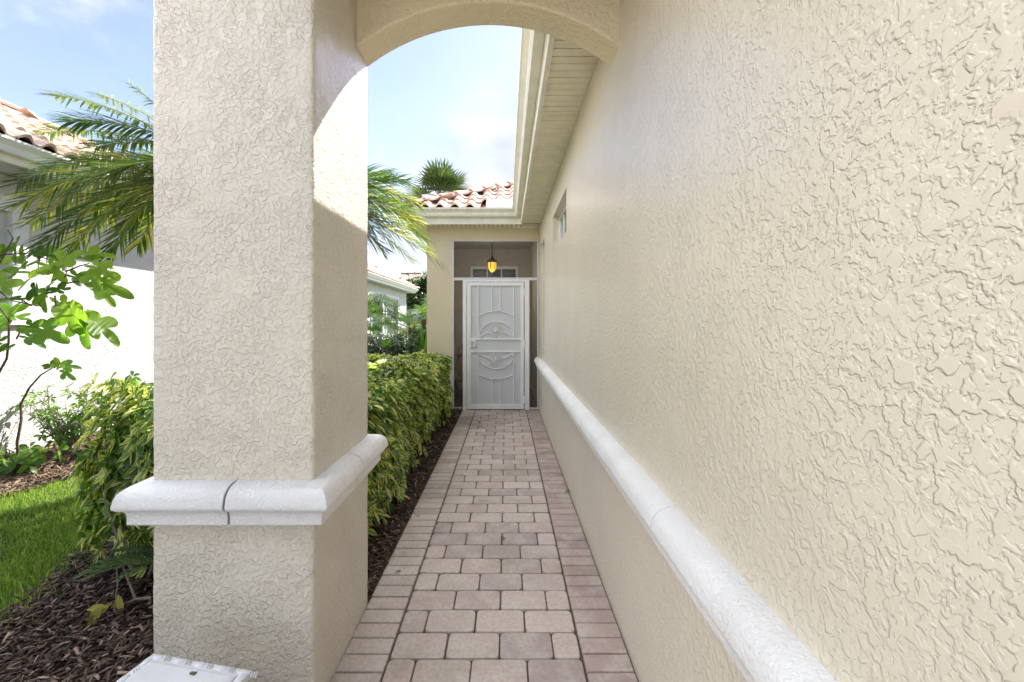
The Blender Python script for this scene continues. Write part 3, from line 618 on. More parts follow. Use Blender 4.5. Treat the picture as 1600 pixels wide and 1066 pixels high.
# ------------------------------------------------------------------ neighbouring houses
def nb_house(label, x1, y0, y1, wd, z_eave, wins, wallm, tm, over=.45, pitch=.5, group='neighbouring houses beyond the gardens'):
    h = thing('house', label, 'house', (x1, (y0+y1)/2, 0), group); x0 = x1-wd
    m = MB(); holes(m, y0, y1, -.04, z_eave-.19, [w[:4] for w in wins], lambda a, z, d: (x1-d, a, z), .15)
    m.box(x0, x0+.15, y0, y1, -.04, z_eave-.19); m.box(x0+.15, x1-.151, y0, y0+.15, -.04, z_eave-.19); m.box(x0+.15, x1-.151, y1-.15, y1, -.04, z_eave-.19)
    m.build('wall', wallm, h)
    ov = over; loop = [(x1+ov, y0-ov), (x1+ov, y1+ov), (x0-ov, y1+ov), (x0-ov, y0-ov)]
    m = MB(); m.add([(a, b, z_eave-.18) for a, b in loop], [(0, 1, 2, 3)]); m.build('soffit', 'pale_trim', h)
    m = MB(); m.sweep(loop, [(0, z_eave-.20), (.02, z_eave-.20), (.02, z_eave-.03), (-.02, z_eave-.03), (-.02, z_eave-.20)], side=-1, closed=True); m.build('fascia', 'cream_alu' if tm == 'tile_pale' else 'white_paint', h)
    zo = z_eave-3.156
    m = MB(); m.sweep(loop, [(.024, 3.15+zo), (.024, 3.035+zo), (.085, 3.035+zo), (.103, 3.09+zo), (.148, 3.135+zo), (.15, 3.158+zo), (.138, 3.158+zo), (.09, 3.1+zo), (.08, 3.045+zo), (.03, 3.05+zo)], side=-1, closed=True); m.build('gutter', 'white_paint', h)
    g = .12; X1, X0, Y0, Y1 = x1+ov+g, x0-ov-g, y0-ov-g, y1+ov+g; Dp = (X1-X0)/2; pt = math.atan(pitch); m = MB()
    Dd = min(Dp, (Y1-Y0)/2)
    tiled_slope(m, (X1, Y0, z_eave), (0, 1, 0), pt, Y1-Y0, Dd, 1, 1); tiled_slope(m, (X1, Y1, z_eave), (-1, 0, 0), pt, X1-X0, Dd, 1, 1); tiled_slope(m, (X0, Y0, z_eave), (1, 0, 0), pt, X1-X0, Dd, 1, 1)
    m.quad((X0, Y0, z_eave), (X0, Y1, z_eave), (X0+Dd, Y1-Dd, z_eave+Dd*pitch), (X0+Dd, Y0+Dd, z_eave+Dd*pitch), 1)
    rf = m.build('roof', [tm, 'clay'], h, smooth=50)
    m = MB()
    for a, b in (((X1, Y1), (X1-Dd, Y1-Dd)), ((X1, Y0), (X1-Dd, Y0+Dd)), ((X0, Y0), (X0+Dd, Y0+Dd)), ((X0, Y1), (X0+Dd, Y1-Dd))): ridge_caps(m, (a[0], a[1], z_eave+.03), (b[0], b[1], z_eave+.03+Dd*pitch))
    if Y1-Y0 > 2*Dd+.5: ridge_caps(m, (X1-Dd, Y0+Dd, z_eave+Dd*pitch+.03), (X1-Dd, Y1-Dd, z_eave+Dd*pitch+.03)); m.build('ridge_tiles', tm, rf, smooth=50)
    for w in wins:
        a0, a1, c0, c1 = w[:4]; fx = x1-.10; m = MB(); t = .06
        m.box(fx, fx+.06, a0, a1, c1-t, c1); m.box(fx, fx+.06, a0, a1, c0, c0+t); m.box(fx, fx+.06, a0, a0+t, c0+t, c1-t); m.box(fx, fx+.06, a1-t, a1, c0+t, c1-t)
        m.box(fx+.01, fx+.05, a0+t, a1-t, (c0+c1)/2-.02, (c0+c1)/2+.02)
        m.box(x1-.02, x1+.04, a0-.16, a0-.001, c0-.16, c1+.16); m.box(x1-.02, x1+.04, a1+.001, a1+.16, c0-.16, c1+.16); m.box(x1-.02, x1+.042, a0, a1, c1+.001, c1+.16); m.box(x1-.02, x1+.055, a0, a1, c0-.16, c0-.001)
        f = m.build('window', 'pale_trim', h); p = MB().box(fx+.02, fx+.03, a0+t, a1-t, c0+t, c1-t).build('pane', 'glass', f)
        if w[4:]:
            m = MB(); zz = c0+t
            while zz < c1-t: m.obox((fx+.005, (a0+a1)/2, zz+.02), (0, (a1-a0)/2-t, 0), (.018, 0, .010), (.002, 0, -.004)); zz += .045
            m.build('blind', 'shutter_dark', f)
    return h
nb_house('white stucco house left of the garden with pale barrel tile roof above its gutter', -5.25, -4.5, 7.2, 11, 3.156, [(3.3, 4.66, 1.55, 2.58, 1)], 'stucco_white', 'tile_pale', pitch=.54)
nb_house('white house behind the clipped hedge with red tile hip roof and tall window', -5.25, 12.5, 23.2, 10, 3.12, [(13.4, 14.6, .6, 2.4), (17.2, 18.6, .35, 2.45), (19.3, 21.3, .35, 2.45)], 'stucco_white', 'tile', over=.4)
far = nb_house('pale house farthest away between the white house corner and the entry wall', -3.0, 44, 58, 16, 3.1, [(46, 48, .5, 2.3)], 'stucco_white', 'tile_pale')
m = MB()
fw = MB(); fw.box(-10.2, -7.6, 43.93, 43.99, .9, 2.3); f = fw.build('window', 'pale_trim', far)
m.box(-10.05, -8.95, 43.90, 43.925, 1.05, 2.15); m.box(-8.85, -7.75, 43.90, 43.925, 1.05, 2.15); m.build('pane', 'glass_green', f)

# ------------------------------------------------------------------ hanging lantern
LZ = 8.1; lc = P(769, 0, LZ).x; z = lambda y: CAMH-(y-502)/F*LZ
lan = thing('hanging_lantern', 'dark bronze hanging lantern with glowing amber glass above the security door', 'lantern', (lc, LZ, z(432)))
m = MB(); zz = z(402)
while zz < 2.94: m.tube([(lc+.010*math.cos(t)*(1 if int(zz*100) % 2 else .3), LZ+.010*math.cos(t)*(.3 if int(zz*100) % 2 else 1), zz+.018+.018*math.sin(t)) for t in [i*PI/5 for i in range(11)]], .003, 5); zz += .028
m.tube([(lc, LZ, z(402)), (lc, LZ, 2.95)], .003, 5); m.lathe((lc, LZ, 2.92), [(0, 0), (.05, .005), (.055, .029)], 16); m.build('chain', 'dark_metal', lan, smooth=40)
zc_ = z(407)
m = MB(); m.lathe((lc, LZ, 0), [(0, z(400)), (.02, z(400.5)), (.022, z(402.5)), (.045, z(404)), (.05, z(405)), (.085, z(407)), (.10, z(408)), (.098, z(408.6)), (.078, z(409)), (0, z(409))], 24); m.build('cap', 'dark_metal', lan, smooth=40)
gp_ = [(.070, z(409)), (.078, z(412)), (.078, z(416)), (.066, z(420)), (.045, z(423.5)), (.025, z(425.5)), (.015, z(426))]
m = MB(); m.lathe((lc, LZ, 0), gp_, 24); m.build('glass', 'amber', lan, smooth=60)
pl = bpy.data.lights.new('lantern_light', 'POINT'); pl.energy = 2; pl.color = (1, .88, .74); pl.shadow_soft_size = .06; plo = bpy.data.objects.new('lantern_light', pl); COL.objects.link(plo); plo.location = (lc, LZ, z(441))
m = MB()
for kk in range(6):
    a = kk*PI/3+.2; m.tube([(lc+(r+.004)*math.cos(a), LZ+(r+.004)*math.sin(a), zq) for r, zq in gp_], .006, 6)
m.lathe((lc, LZ, 0), [(.024, z(425)), (.028, z(426)), (.012, z(427)), (.016, z(429)), (.010, z(431)), (0, z(432))], 14); m.lathe((lc, LZ, 0), [(.078, z(409)), (.086, z(409.5)), (.080, z(410.5))], 24); m.build('cage', 'dark_metal', lan, smooth=40)
# ------------------------------------------------------------------ adirondack chair behind the screen
ch = thing('adirondack_chair', 'brown wooden slatted garden chair behind the screen left of the security door', 'chair', (-.64, 8.0, .012))
cx, cy, z0 = -.64, 8.05, .012
m = MB()
for i in range(7):     # fan back: slats splay outward towards the top, tops rounded off in a curve
    t = (i-3)/3; b0 = Vector((cx+t*.19, cy+.10, z0+.30)); tp = Vector((cx+t*.29, cy+.46, z0+1.02-.13*t*t)); d = (tp-b0); u = Vector((1, 0, 0)); n_ = d.cross(u).normalized()
    m.obox((b0+tp)/2, u*.034, d/2, n_*.009); m.obox(tp+d.normalized()*.012, u*.022, d.normalized()*.012, n_*.009)
m.obox((cx, cy+.19, z0+.42), (.26, 0, 0), (0, .012, .02), (0, .02, -.012)); m.obox((cx, cy+.37, z0+.78), (.29, 0, 0), (0, .012, .02), (0, .02, -.012)); m.build('backrest', 'chair_wood', ch, bevel=.003)
m = MB()
for i in range(7): t = i/6; m.obox((cx, cy-.42+.52*t, z0+.40-.10*t+.01*math.sin(t*PI)), (.27, 0, 0), (0, .033, -.006), (0, .002, .009))
m.build('seat', 'chair_wood', ch, bevel=.003)
for s in (-1, 1):
    m = MB(); m.obox((cx+s*.34, cy-.08, z0+.565), (.065, 0, 0), (0, .37, 0), (0, 0, .011)); m.build('armrest', 'chair_wood', ch, bevel=.008)
    m = MB(); m.obox((cx+s*.29, cy-.40, z0+.275), (.012, 0, 0), (0, .05, 0), (0, 0, .275)); m.build('leg', 'chair_wood', ch)
    m = MB(); pts = [(cy-.46, .40), (cy-.3, .38), (cy, .30), (cy+.3, .16), (cy+.52, .0), (cy+.42, .0), (cy+.1, .14), (cy-.2, .25), (cy-.46, .29)]
    vs = [(cx+s*.262, a, z0+b) for a, b in pts]+[(cx+s*.277, a, z0+b) for a, b in pts]; nn = len(pts)
    m.add(vs, [tuple(range(nn)), tuple(range(nn, 2*nn))[::-1]]+[(i, (i+1) % nn, nn+(i+1) % nn, nn+i) for i in range(nn)]); m.build('side_rail', 'chair_wood', ch)
# ------------------------------------------------------------------ carved white pedestal by the column
pt_ = thing('pedestal', 'white carved pedestal with beaded edge standing in front of the stucco column', 'pedestal', (-1.0, 1.22, 0))
A = Vector((-1.153, 1.444, 0)); B = Vector((-.787, 1.372, 0)); Uh = (B-A).normalized(); Vh = Vector((Uh.y, -Uh.x, 0)); wS = (B-A).length; cS = A+Uh*wS/2+Vh*wS/2; hS = wS/2; ZP = .352
def sq(m, h0, z0, h1, z1, mi=0):
    c0 = [cS+Uh*a*h0+Vh*b*h0+Vector((0, 0, z0)) for a, b in ((-1, -1), (1, -1), (1, 1), (-1, 1))]; c1 = [cS+Uh*a*h1+Vh*b*h1+Vector((0, 0, z1)) for a, b in ((-1, -1), (1, -1), (1, 1), (-1, 1))]
    m.add(c0+c1, [(0, 1, 2, 3)[::-1], (4, 5, 6, 7)]+[(i, (i+1) % 4, 4+(i+1) % 4, 4+i) for i in range(4)], mi)
m = MB(); sq(m, hS-.004, ZP-.03, hS-.002, ZP-.006); sq(m, hS-.03, ZP-.0055, hS-.03, ZP-.002); sq(m, hS-.034, ZP-.002, hS-.042, ZP+.001); sq(m, hS-.05, ZP-.06, hS-.012, ZP-.031); top = m.build('slab', 'marble', pt_, bevel=.003)
m = MB()   # row of carved ovals and darts round the edge
def ell(m, c, ax, ay, az, n=8, k=5):
    vs = []; fs = []
    for i in range(k+1):
        ph = PI*i/k
        for j in range(n): th = 2*PI*j/n; vs.append(c+ax*math.cos(ph)+ay*math.sin(ph)*math.cos(th)+az*math.sin(ph)*math.sin(th))
    for i in range(k):
        for j in range(n): fs.append((i*n+j, i*n+(j+1) % n, (i+1)*n+(j+1) % n, (i+1)*n+j))
    m.add(vs, fs)
for d, e in ((Uh, Vh), (Vh, Uh)):
    for s in (-1, 1):
        ec = cS+e*s*(hS-.014)+Vector((0, 0, ZP-.007)); pos = -hS+.03; kk = 0
        while pos < hS-.02:
            ell(m, ec+d*pos, d*.024, e*.013, Vector((0, 0, .006)))
            for t in (.032, .040, .048): ell(m, ec+d*(pos+t), d*.0035, e*.013+d*.006, Vector((0, 0, .006)), 6, 4)
            pos += .08
m.build('beading', 'marble', top, smooth=60)
m = MB(); sq(m, hS-.06, .04, hS-.075, ZP-.061); sq(m, hS-.02, -.02, hS-.03, .04); m.build('body', 'marble', pt_, bevel=.004)
m = MB(); c = P(301, 1058, 1.35); ell(m, Vector((c.x, c.y, ZP+.002)), Uh*.011, Vh*.007, Vector((0, 0, .003))); ell(m, Vector((c.x+.008, c.y-.002, ZP+.003)), Uh*.004, Vh*.008, Vector((0, 0, .002))); o = tag(m.build('dead_leaf', 'bark'), 'tiny dark scrap of leaf lying on the white carved pedestal', 'leaf')

# ------------------------------------------------------------------ hedge
hedge = thing('hedge', 'variegated green and yellow schefflera hedge beside the walkway behind the column', 'hedge', (-1.5, 4.6, 0))
def hash_top(x, y): return .93+.05*np.sin(x*5+1)*np.sin(y*3.1)+.04*np.sin(y*7+x*4)+np.clip((3.1-y)*.16, 0, .12)*(x < -1.3)-.05*np.clip((y-5)/2, 0, 1)
def hedge_pts(n):
    x = RNG.uniform(-2.5, -.78, n); y = 2.28+(6.85-2.28)*RNG.uniform(0, 1, n); z = RNG.uniform(.05, 1.15, n)
    zt = hash_top(x, y); bul = .07*np.sin(y*4.3)+.05*np.sin(z*6+y*2)
    xr = -.88+bul*.6+.05*(z-.3); xl = np.where(y < 3.3, -2.42+.25*(y-2.3), -2.2)-bul-.0*z
    yf = 2.36+.06*np.sin(x*6)+.30*np.clip(-1.9-x, 0, 1)
    d = np.minimum.reduce([zt-z, xr-x, x-xl, y-yf, 6.8-y])
    low = (z < .22+.1*np.sin(y*5+x*3))&(RNG.uniform(0, 1, n) < .7)
    k = (d > 0) & (d < .34) & (RNG.uniform(0, 1, n) < np.exp(-d*7)+.05) & ~low
    k &= ~((x < -1.6)&(z < .32)&(RNG.uniform(0, 1, n) < .75))
    x, y, z, d = x[k], y[k], z[k], d[k]
    N = np.stack([np.where(xr[k]-x < .2, 1.0, 0)-np.where(x-xl[k] < .2, 1.0, 0), -np.where(y-yf[k] < .2, 1.0, 0), np.where(zt[k]-z < .22, 1.2, .25)], 1)
    return np.stack([x, y, z], 1), N
Cc, Nn = hedge_pts(60000); Nn = nrmz(Nn+RNG.normal(0, .35, Nn.shape))
near = Cc[:, 1] < 3.4; keep = near | (RNG.uniform(0, 1, len(Cc)) < .8); Cc = Cc[keep]; Nn = Nn[keep]
V, Fc, uv = whorls(Cc, Nn, 7, .090, .033); npmesh('foliage', V, Fc, 'hedge_leaf', hedge, uv)
m = MB()
for i in range(150):
    bx = random.uniform(-2.1, -1.05); by = random.uniform(2.45, 6.7) if i > 55 else random.uniform(2.4, 3.2); pts = [(bx, by, -.02)]; x, y, z = bx, by, 0; rr = random.uniform(.006, .013)
    if i < 55: bx = random.uniform(-2.35, -1.2)
    ax, ay = random.uniform(-.6, .6), random.uniform(-.5, .35)
    for s in range(5): z += .16; x += ax*.13+random.uniform(-.02, .02); y += ay*.13+random.uniform(-.02, .02); pts.append((min(max(x, -2.3), -.95), max(y, 2.42), z))
    m.tube(pts, [rr*(1-.12*q_) for q_ in range(6)], 6)
m.build('branch', 'twig_grey', hedge, smooth=60)
# stray low sprig and fern under the near end of the hedge
sprig = thing('fallen_sprig', 'bare twig with limp yellow green leaves lying on the mulch below the hedge', 'branch', (-2.0, 2.25, 0))
m = MB(); m.tube([P(237, 934, 2.2), P(212, 936, 2.2), P(200, 905, 2.25), P(190, 880, 2.3)], [.008, .007, .006, .004]); m.tube([P(212, 936, 2.2), P(190, 945, 2.18), P(165, 945, 2.15)], .003); m.tube([P(182, 885, 2.25), P(184, 915, 2.2), P(181, 930, 2.18)], .003)
m.build('stem', 'twig_grey', sprig)
bs = np.array([P(176, 940, 2.15)[:], P(183, 930, 2.17)[:], P(170, 948, 2.13)[:], P(165, 945, 2.13)[:], P(160, 955, 2.1)[:], P(184, 928, 2.17)[:]]); ds = np.array([[-.6, -.2, -.5], [.1, -.1, -1], [-1, 0, .0], [-.8, -.2, -.6], [-.5, -.3, -.7], [.35, -.1, -.9]])
V, Fc, uv = leaves(bs, ds, np.tile([[0.3, -1, .3]], (6, 1)), np.array([.10, .09, .11, .12, .12, .085]), np.array([.03]*6)); npmesh('foliage', V, Fc, 'palm_old', sprig, uv)
def frond(base, d0, L, n, leafL, leafW, sag, lift=.3, vshape=.35, hang=.3, taper=True):
    """pinnate frond: returns rachis points and leaflet arrays"""
    base = Vector(base); d = Vector(d0).normalized(); pts = [base]; k = 14
    for i in range(k): d = (d+Vector((0, 0, -sag/k))).normalized(); pts.append(pts[-1]+d*L/k)
    pa = np.array([p[:] for p in pts]); B = []; D = []; NN = []; LL = []
    for i in range(n):
        t = .12+.88*i/n; f = t*k; j = min(int(f), k-1); p = pa[j]+(pa[j+1]-pa[j])*(f-j); tg = nrmz(pa[j+1]-pa[j]); sd = nrmz(np.cross(tg, [0, 0, 1.0])); up_ = np.cross(sd, tg)
        env = math.sin(PI*min(max((t-.02)*.93, .03), .97))**.55
        for s in (-1, 1):
            B.append(p); D.append(sd*s*(1-.35*t)+tg*(.5+.7*t)+up_*(vshape+random.uniform(-.25, .25))); NN.append(up_); LL.append(leafL*env*random.uniform(.85, 1.1))
    return pts, np.array(B), np.array(D), np.array(NN), np.array(LL), hang
def strips(B, D, NN, LL, W0, hang):
    D = nrmz(D); s = nrmz(np.cross(D, NN)); L = LL[:, None]; w = s*W0; dn = np.array([0, 0, -1.0])
    def pt(t): return B+D*L*t+dn*L*hang*t*t
    V = np.stack([pt(.0)-w*.35, pt(.0)+w*.35, pt(.3)-w, pt(.3)+w, pt(.68)-w*.7+0, pt(.68)+w*.7, pt(1.0)], 1); n = len(B); i = np.arange(n)[:, None, None]*7
    T = np.array([[0, 1, 3], [0, 3, 2], [2, 3, 5], [2, 5, 4], [4, 5, 6]]); return V.reshape(-1, 3), (T[None]+i).reshape(-1, 3)
def merge(parts):
    Vs = []; Fs = []; o = 0
    for V, Fc in parts: Vs.append(V); Fs.append(Fc+o); o += len(V)
    return np.concatenate(Vs), np.concatenate(Fs)
fern = thing('fern', 'small dark green fern under the hedge beside the column', 'fern', (-1.6, 2.35, 0)); pr = []; st = MB()
for i in range(10):
    a = math.radians(-200+i*22); pts, B_, D_, N_, L_, hg = frond((-1.72, 2.32, .12), (math.cos(a)*.9, math.sin(a)*.5-.1, .75), .42, 24, .055, .01, 1.1, hang=.1); pr.append(strips(B_, D_, N_, L_, .007, .1)); st.tube(pts, .002, 4)
V, Fc = merge(pr); npmesh('frond', V, Fc, 'dark_leaf', fern); st.build('stem', 'twig', fern)
# ------------------------------------------------------------------ palm beside the white wall (its trunk stands behind the column)
def frond_to(c, tip, h, n, leafL):
    c = Vector(c); tip = Vector(tip); k = 14; q_ = c+(tip-c)*.5+Vector((0, 0, h)); pts = []
    for i in range(k+1): t = i/k; pts.append(c*(1-t)**2+q_*2*t*(1-t)+tip*t*t)
    pa = np.array([p[:] for p in pts]); B = []; D = []; NN = []; LL = []
    for i in range(n):
        t = .08+.92*i/n; f = t*k; j = min(int(f), k-1); p = pa[j]+(pa[j+1]-pa[j])*(f-j); tg = nrmz(pa[j+1]-pa[j]); sd = nrmz(np.cross(tg, [0, 0, 1.0])); up_ = np.cross(sd, tg)
        env = math.sin(PI*min(max((t-.02)*.90, .05), .97))**.5
        for s in (-1, 1):
            B.append(p); D.append(sd*s*(1-.3*t)+tg*(.55+.7*t)+up_*(.2+random.uniform(-.45, .35))); NN.append(up_); LL.append(leafL*env*random.uniform(.8, 1.12))
    return pts, np.array(B), np.array(D), np.array(NN), np.array(LL)
def garden_palm():
    random.seed(5); c = P(392, 296, 4.3); p = thing('feather_palm', 'feathery green palm with arching yellowing fronds rising behind the stucco column', 'palm', (c.x, c.y, 0)); tr = MB()
    tr.tube([(c.x, c.y, -.03+(c.z+.03)*i/14) for i in range(15)], [.075*(1.25-.3*i/14+(.10 if i % 2 else 0)) for i in range(15)], 12); tr.build('trunk', 'bark', p, smooth=60)
    T = [(87, 148, .1, .30), (60, 208, .5, .40), (107, 190, -.3, .36), (150, 145, .6, .20), (203, 132, -.1, .12), (150, 230, .3, .4), (26, 288, .2, .62), (30, 322, -.5, .66), (48, 350, .3, .70), (62, 392, -.2, .80), (95, 402, .4, .82), (120, 380, -.6, .7), (166, 402, .1, .85), (190, 360, -.8, .6), (214, 385, .5, .8), (140, 330, .8, .6), (100, 300, -.9, .55), (75, 260, 1.0, .5),
         (606, 270, .5, .02), (634, 282, .0, .10), (648, 316, .3, .30), (640, 330, -.3, .20), (684, 408, -.1, .30), (668, 390, .3, .32), (640, 404, -.4, .42), (600, 392, .6, .35), (662, 372, .6, .28), (632, 322, 1.1, .3), (650, 345, .9, .25), (300, 120, 0, .1), (420, 110, .6, .1), (500, 180, -.3, .2), (340, 430, -1.0, .6), (460, 430, -.9, .7), (520, 420, 1.0, .7), (250, 200, 1.3, .3), (520, 330, -1.2, .5), (300, 380, 1.4, .6), (430, 400, 1.5, .6)]
    G = []; O_ = []; rc = MB()
    for i, (x, y, dz, h) in enumerate(T):
        pts, B_, D_, N_, L_ = frond_to(c+Vector((0, 0, random.uniform(-.08, .06))), P(x, y, 4.3+dz), h, 95 if x < 500 else 120, .34); st = strips(B_, D_, N_, L_, .0095, .20)
        (O_ if y > 300 and i % 3 != 0 else G).append(st); rc.tube(pts, [.013*(1-.85*j/14) for j in range(15)], 5)
    V, Fc = merge(G); npmesh('crown', V, Fc, 'palm_leaf', p); V, Fc = merge(O_); npmesh('old_fronds', V, Fc, 'palm_mid', p); rc.build('frond_stems', 'palm_old', p, smooth=60)
def feather_palm(name, label, c, trunk_r, fronds, L, leafL, leafW, npair, base_xy=None, group=None, mat='palm_leaf', old=.25, seed=1):
    random.seed(seed); c = Vector(c); p = thing(name, label, 'palm', (c.x, c.y, 0), group); tr = MB(); bx = base_xy or (c.x, c.y)
    pts = [Vector((bx[0]+(c.x-bx[0])*t, bx[1]+(c.y-bx[1])*t, -.03+(c.z+.03)*t)) for t in [i/14 for i in range(15)]]
    tr.tube(pts, [trunk_r*(1.25-.3*i/14+(.10 if i % 2 else 0)) for i in range(15)], 12); tr.build('trunk', 'bark', p, smooth=60)
    A_ = []; Bo = []; rc = MB()
    for (az, el, l) in fronds:
        a = math.radians(az); e = math.radians(el); d = (math.cos(a)*math.cos(e), math.sin(a)*math.cos(e), math.sin(e))
        pts, B_, D_, N_, L_, hg = frond(c+Vector((0, 0, random.uniform(-.12, .1))), d, L*l, npair, leafL, leafW, 1.15 if el > 0 else .9, hang=.35)
        (Bo if el < old*60-5 and random.random() < .6 else A_).append(strips(B_, D_, N_, L_, leafW, .32)); rc.tube(pts, [.014*(1-.85*i/14) for i in range(15)], 5)
    V, Fc = merge(A_); npmesh('crown', V, Fc, mat, p)
    if Bo: V, Fc = merge(Bo); npmesh('old_fronds', V, Fc, 'palm_old', p)
    rc.build('frond_stems', 'palm_old', p, smooth=60); return p
garden_palm()
random.seed(21)
# fan palm beyond the entry roof
def fan_palm(label, c, R_, n, seed, z0=0):
    random.seed(seed); c = Vector(c); p = thing('fan_palm', label, 'palm', (c.x, c.y, 0)); t = MB(); t.tube([(c.x, c.y, z0-.03), (c.x, c.y, c.z)], [.19, .15], 12); t.build('trunk', 'bark', p)
    B = []; D = []; NN = []; LL = []; st = MB()
    for i in range(n):
        az = random.uniform(0, 2*PI); el = math.radians(random.choice((72, 55, 40, 28, 14, 2))+random.uniform(-10, 10)); d = Vector((math.cos(az)*math.cos(el), math.sin(az)*math.cos(el), math.sin(el)))
        h = c+d*R_*.42; st.tube([c, h], .012, 4); s = d.cross(Vector((0, 0, 1))); s = s.normalized() if s.length > .01 else Vector((1, 0, 0)); u = s.cross(d)
        for j in range(15):
            an = math.radians(-80+160*j/14); dd = d*math.cos(an)+s*math.sin(an)+u*.12; B.append(h[:]); D.append(dd[:]); NN.append(u[:]); LL.append(R_*.62*random.uniform(.85, 1.05)*(.75+.25*math.cos(an)))
    V, Fc = strips(np.array(B), np.array(D), np.array(NN), np.array(LL), .036, .10); npmesh('crown', V, Fc, 'fan_leaf', p); st.build('leaf_stalks', 'twig_grey', p); return p
fan_palm('dark green fan palm crown showing above the red tile roof of the entry', P(686, 307, 16), 1.4, 34, 3)
# ------------------------------------------------------------------ fig shrub by the white wall
def lobed(c, d, nrm, L, seed):       # one lobed fig leaf, fan of triangles
    rs = random.Random(seed); c = np.array(c); d = nrmz(np.array(d)); s = nrmz(np.cross(d, nrm)); n_ = np.cross(s, d); pts = []; K = 46
    for i in range(K):
        th = -PI*.93+2*PI*.93*i/(K-1); lob = abs(math.cos(th*2.55))**.8; r = (.30+.70*lob)*(.52+.48*math.cos(th*.62)) ; u = math.sin(th)*r*.62; v = .18+math.cos(th)*r*.82
        pts.append(c+(s*u+d*v)*L+n_*L*(.30*abs(u)-.30*v*v)+np.array([0, 0, -1])*L*.18*v)
    ctr = c+d*L*.22; V = np.array([ctr]+pts); Fc = np.array([[0, i, i+1] for i in range(1, K)]); return V, Fc
fig = thing('fig_shrub', 'tall thin fig shrub with large lobed bright green leaves by the white wall', 'shrub', (-4.3, 4.2, 0))
ZF = 4.1; br = MB(); lp = []
def P3(x, y, Z=ZF): return P(x, y, Z)
b0 = P3(-95, 700); stems = [
 [(-60, 755), (-50, 660), (-20, 612), (0, 595), (18, 560), (20, 530), (14, 500), (0, 470), (-20, 440)],
 [(-20, 440), (20, 470), (55, 478), (78, 462), (98, 446), (106, 425), (100, 408)],
 [(78, 462), (92, 478), (120, 480), (140, 495)], [(55, 478), (25, 465), (-10, 468)], [(98, 446), (130, 440), (150, 442)], [(106, 425), (120, 415), (140, 412)],
 [(18, 530), (35, 518), (60, 512)], [(-20, 440), (0, 400), (18, 372), (15, 360)], [(0, 400), (40, 395), (70, 405)],
 [(30, 755), (36, 690), (42, 655), (40, 630), (52, 605), (72, 585), (90, 574)]]
for s_ in stems: k = len(s_); br.tube([P3(x, y)+Vector((0, random.uniform(-.05, .05), 0)) for x, y in s_], [.013-.009*i/k for i in range(k)] if s_[0][1] > 700 else [.007-.004*i/k for i in range(k)], 6)
br.build('stem', 'twig', fig, smooth=60)
LV = [(10, 385, 48, 200), (18, 410, 50, 120), (-4, 430, 60, 40), (30, 375, 40, 250), (50, 398, 40, 20), (62, 392, 46, -10), (74, 412, 50, -30), (60, 430, 50, -160), (98, 415, 50, 60), (120, 405, 55, 10), (134, 400, 48, 30), (146, 415, 46, -20), (140, 425, 40, -40), (150, 440, 60, -15), (160, 455, 40, -35), (86, 440, 46, 190), (72, 452, 46, 230), (56, 444, 44, -120), (92, 470, 56, -60), (108, 478, 54, -80), (118, 488, 56, -60), (130, 495, 60, -70), (142, 500, 60, -40), (100, 455, 40, 150), (30, 470, 64, 170), (20, 478, 70, 200), (5, 470, 60, 150), (36, 486, 60, -160), (44, 466, 50, 30), (0, 520, 56, 190), (40, 508, 50, -10), (62, 512, 56, -15), (28, 500, 56, 140), (15, 545, 40, 190), (2, 535, 50, 180), (40, 525, 36, -30), (86, 572, 22, 150), (94, 574, 24, 90), (96, 572, 30, 10), (100, 578, 26, -40), (88, 570, 24, 170), (25, 430, 56, 60), (42, 415, 50, 100), (84, 425, 46, 120), (0, 455, 60, 100), (112, 430, 44, -30)]
for i, (x, y, sz, an) in enumerate(LV):
    a = math.radians(an); c = P3(x, y, ZF+random.uniform(-.25, .25)); d = (math.cos(a), random.uniform(-.5, .5), math.sin(a)*.8); nr = (random.uniform(-.5, .5), random.uniform(-1, -.2), random.uniform(.4, 1.2)); lp.append(lobed(c[:], d, nr, sz*.78/F*ZF, i))
V, Fc = merge(lp); npmesh('foliage', V, Fc, 'fig_leaf', fig)
# low twiggy shrub and small plants in the bed by the wall
def twiggy(name, label, cx, cy, hgt, spread, nst, nl, Ls, Ws, mat, bark='twig', k=5, cat='shrub', lean=.5):
    p = thing(name, label, cat, (cx, cy, 0)); b = MB(); tips = []
    for i in range(nst):
        a = random.uniform(0, 2*PI); s = random.uniform(.25, 1)*spread; h = hgt*random.uniform(.55, 1); pts = []
        for j in range(7):
            t = j/6; pts.append(Vector((cx+math.cos(a)*s*t**1.3+random.uniform(-.015, .015)*j, cy+math.sin(a)*s*t**1.3*.7, -.02+h*t)))
            if j > 2: tips.append(pts[-1])
        b.tube(pts, [.009*(1-.13*j) for j in range(7)], 5)
        for w in range(3):
            j = random.randint(2, 5); e = pts[j]+Vector((random.uniform(-.2, .2), random.uniform(-.15, .15), random.uniform(.05, .22))); b.tube([pts[j], (pts[j]+e)/2+Vector((0, 0, .03)), e], [.005, .004, .003], 5); tips.append(e)
    b.build('stem', bark, p, smooth=60); T_ = np.array([tips[random.randrange(len(tips))][:] for _ in range(nl)])+RNG.normal(0, .035, (nl, 3)); N_ = nrmz(RNG.normal(0, .5, (nl, 3))+[0, -.3, .9])
    V, Fc, uv = whorls(T_, N_, k, Ls, Ws); npmesh('foliage', V, Fc, mat, p, uv); return p
twiggy('low_shrub', 'leggy low shrub with many bare stems against the foot of the white wall', -4.75, 4.75, .72, .55, 26, 150, .07, .03, 'bright_leaf', 'twig_grey')
twiggy('low_shrub', 'sparse leafy shrub beside the near end of the hedge by the white wall', -4.2, 4.95, .75, .42, 12, 130, .085, .04, 'fig_leaf')
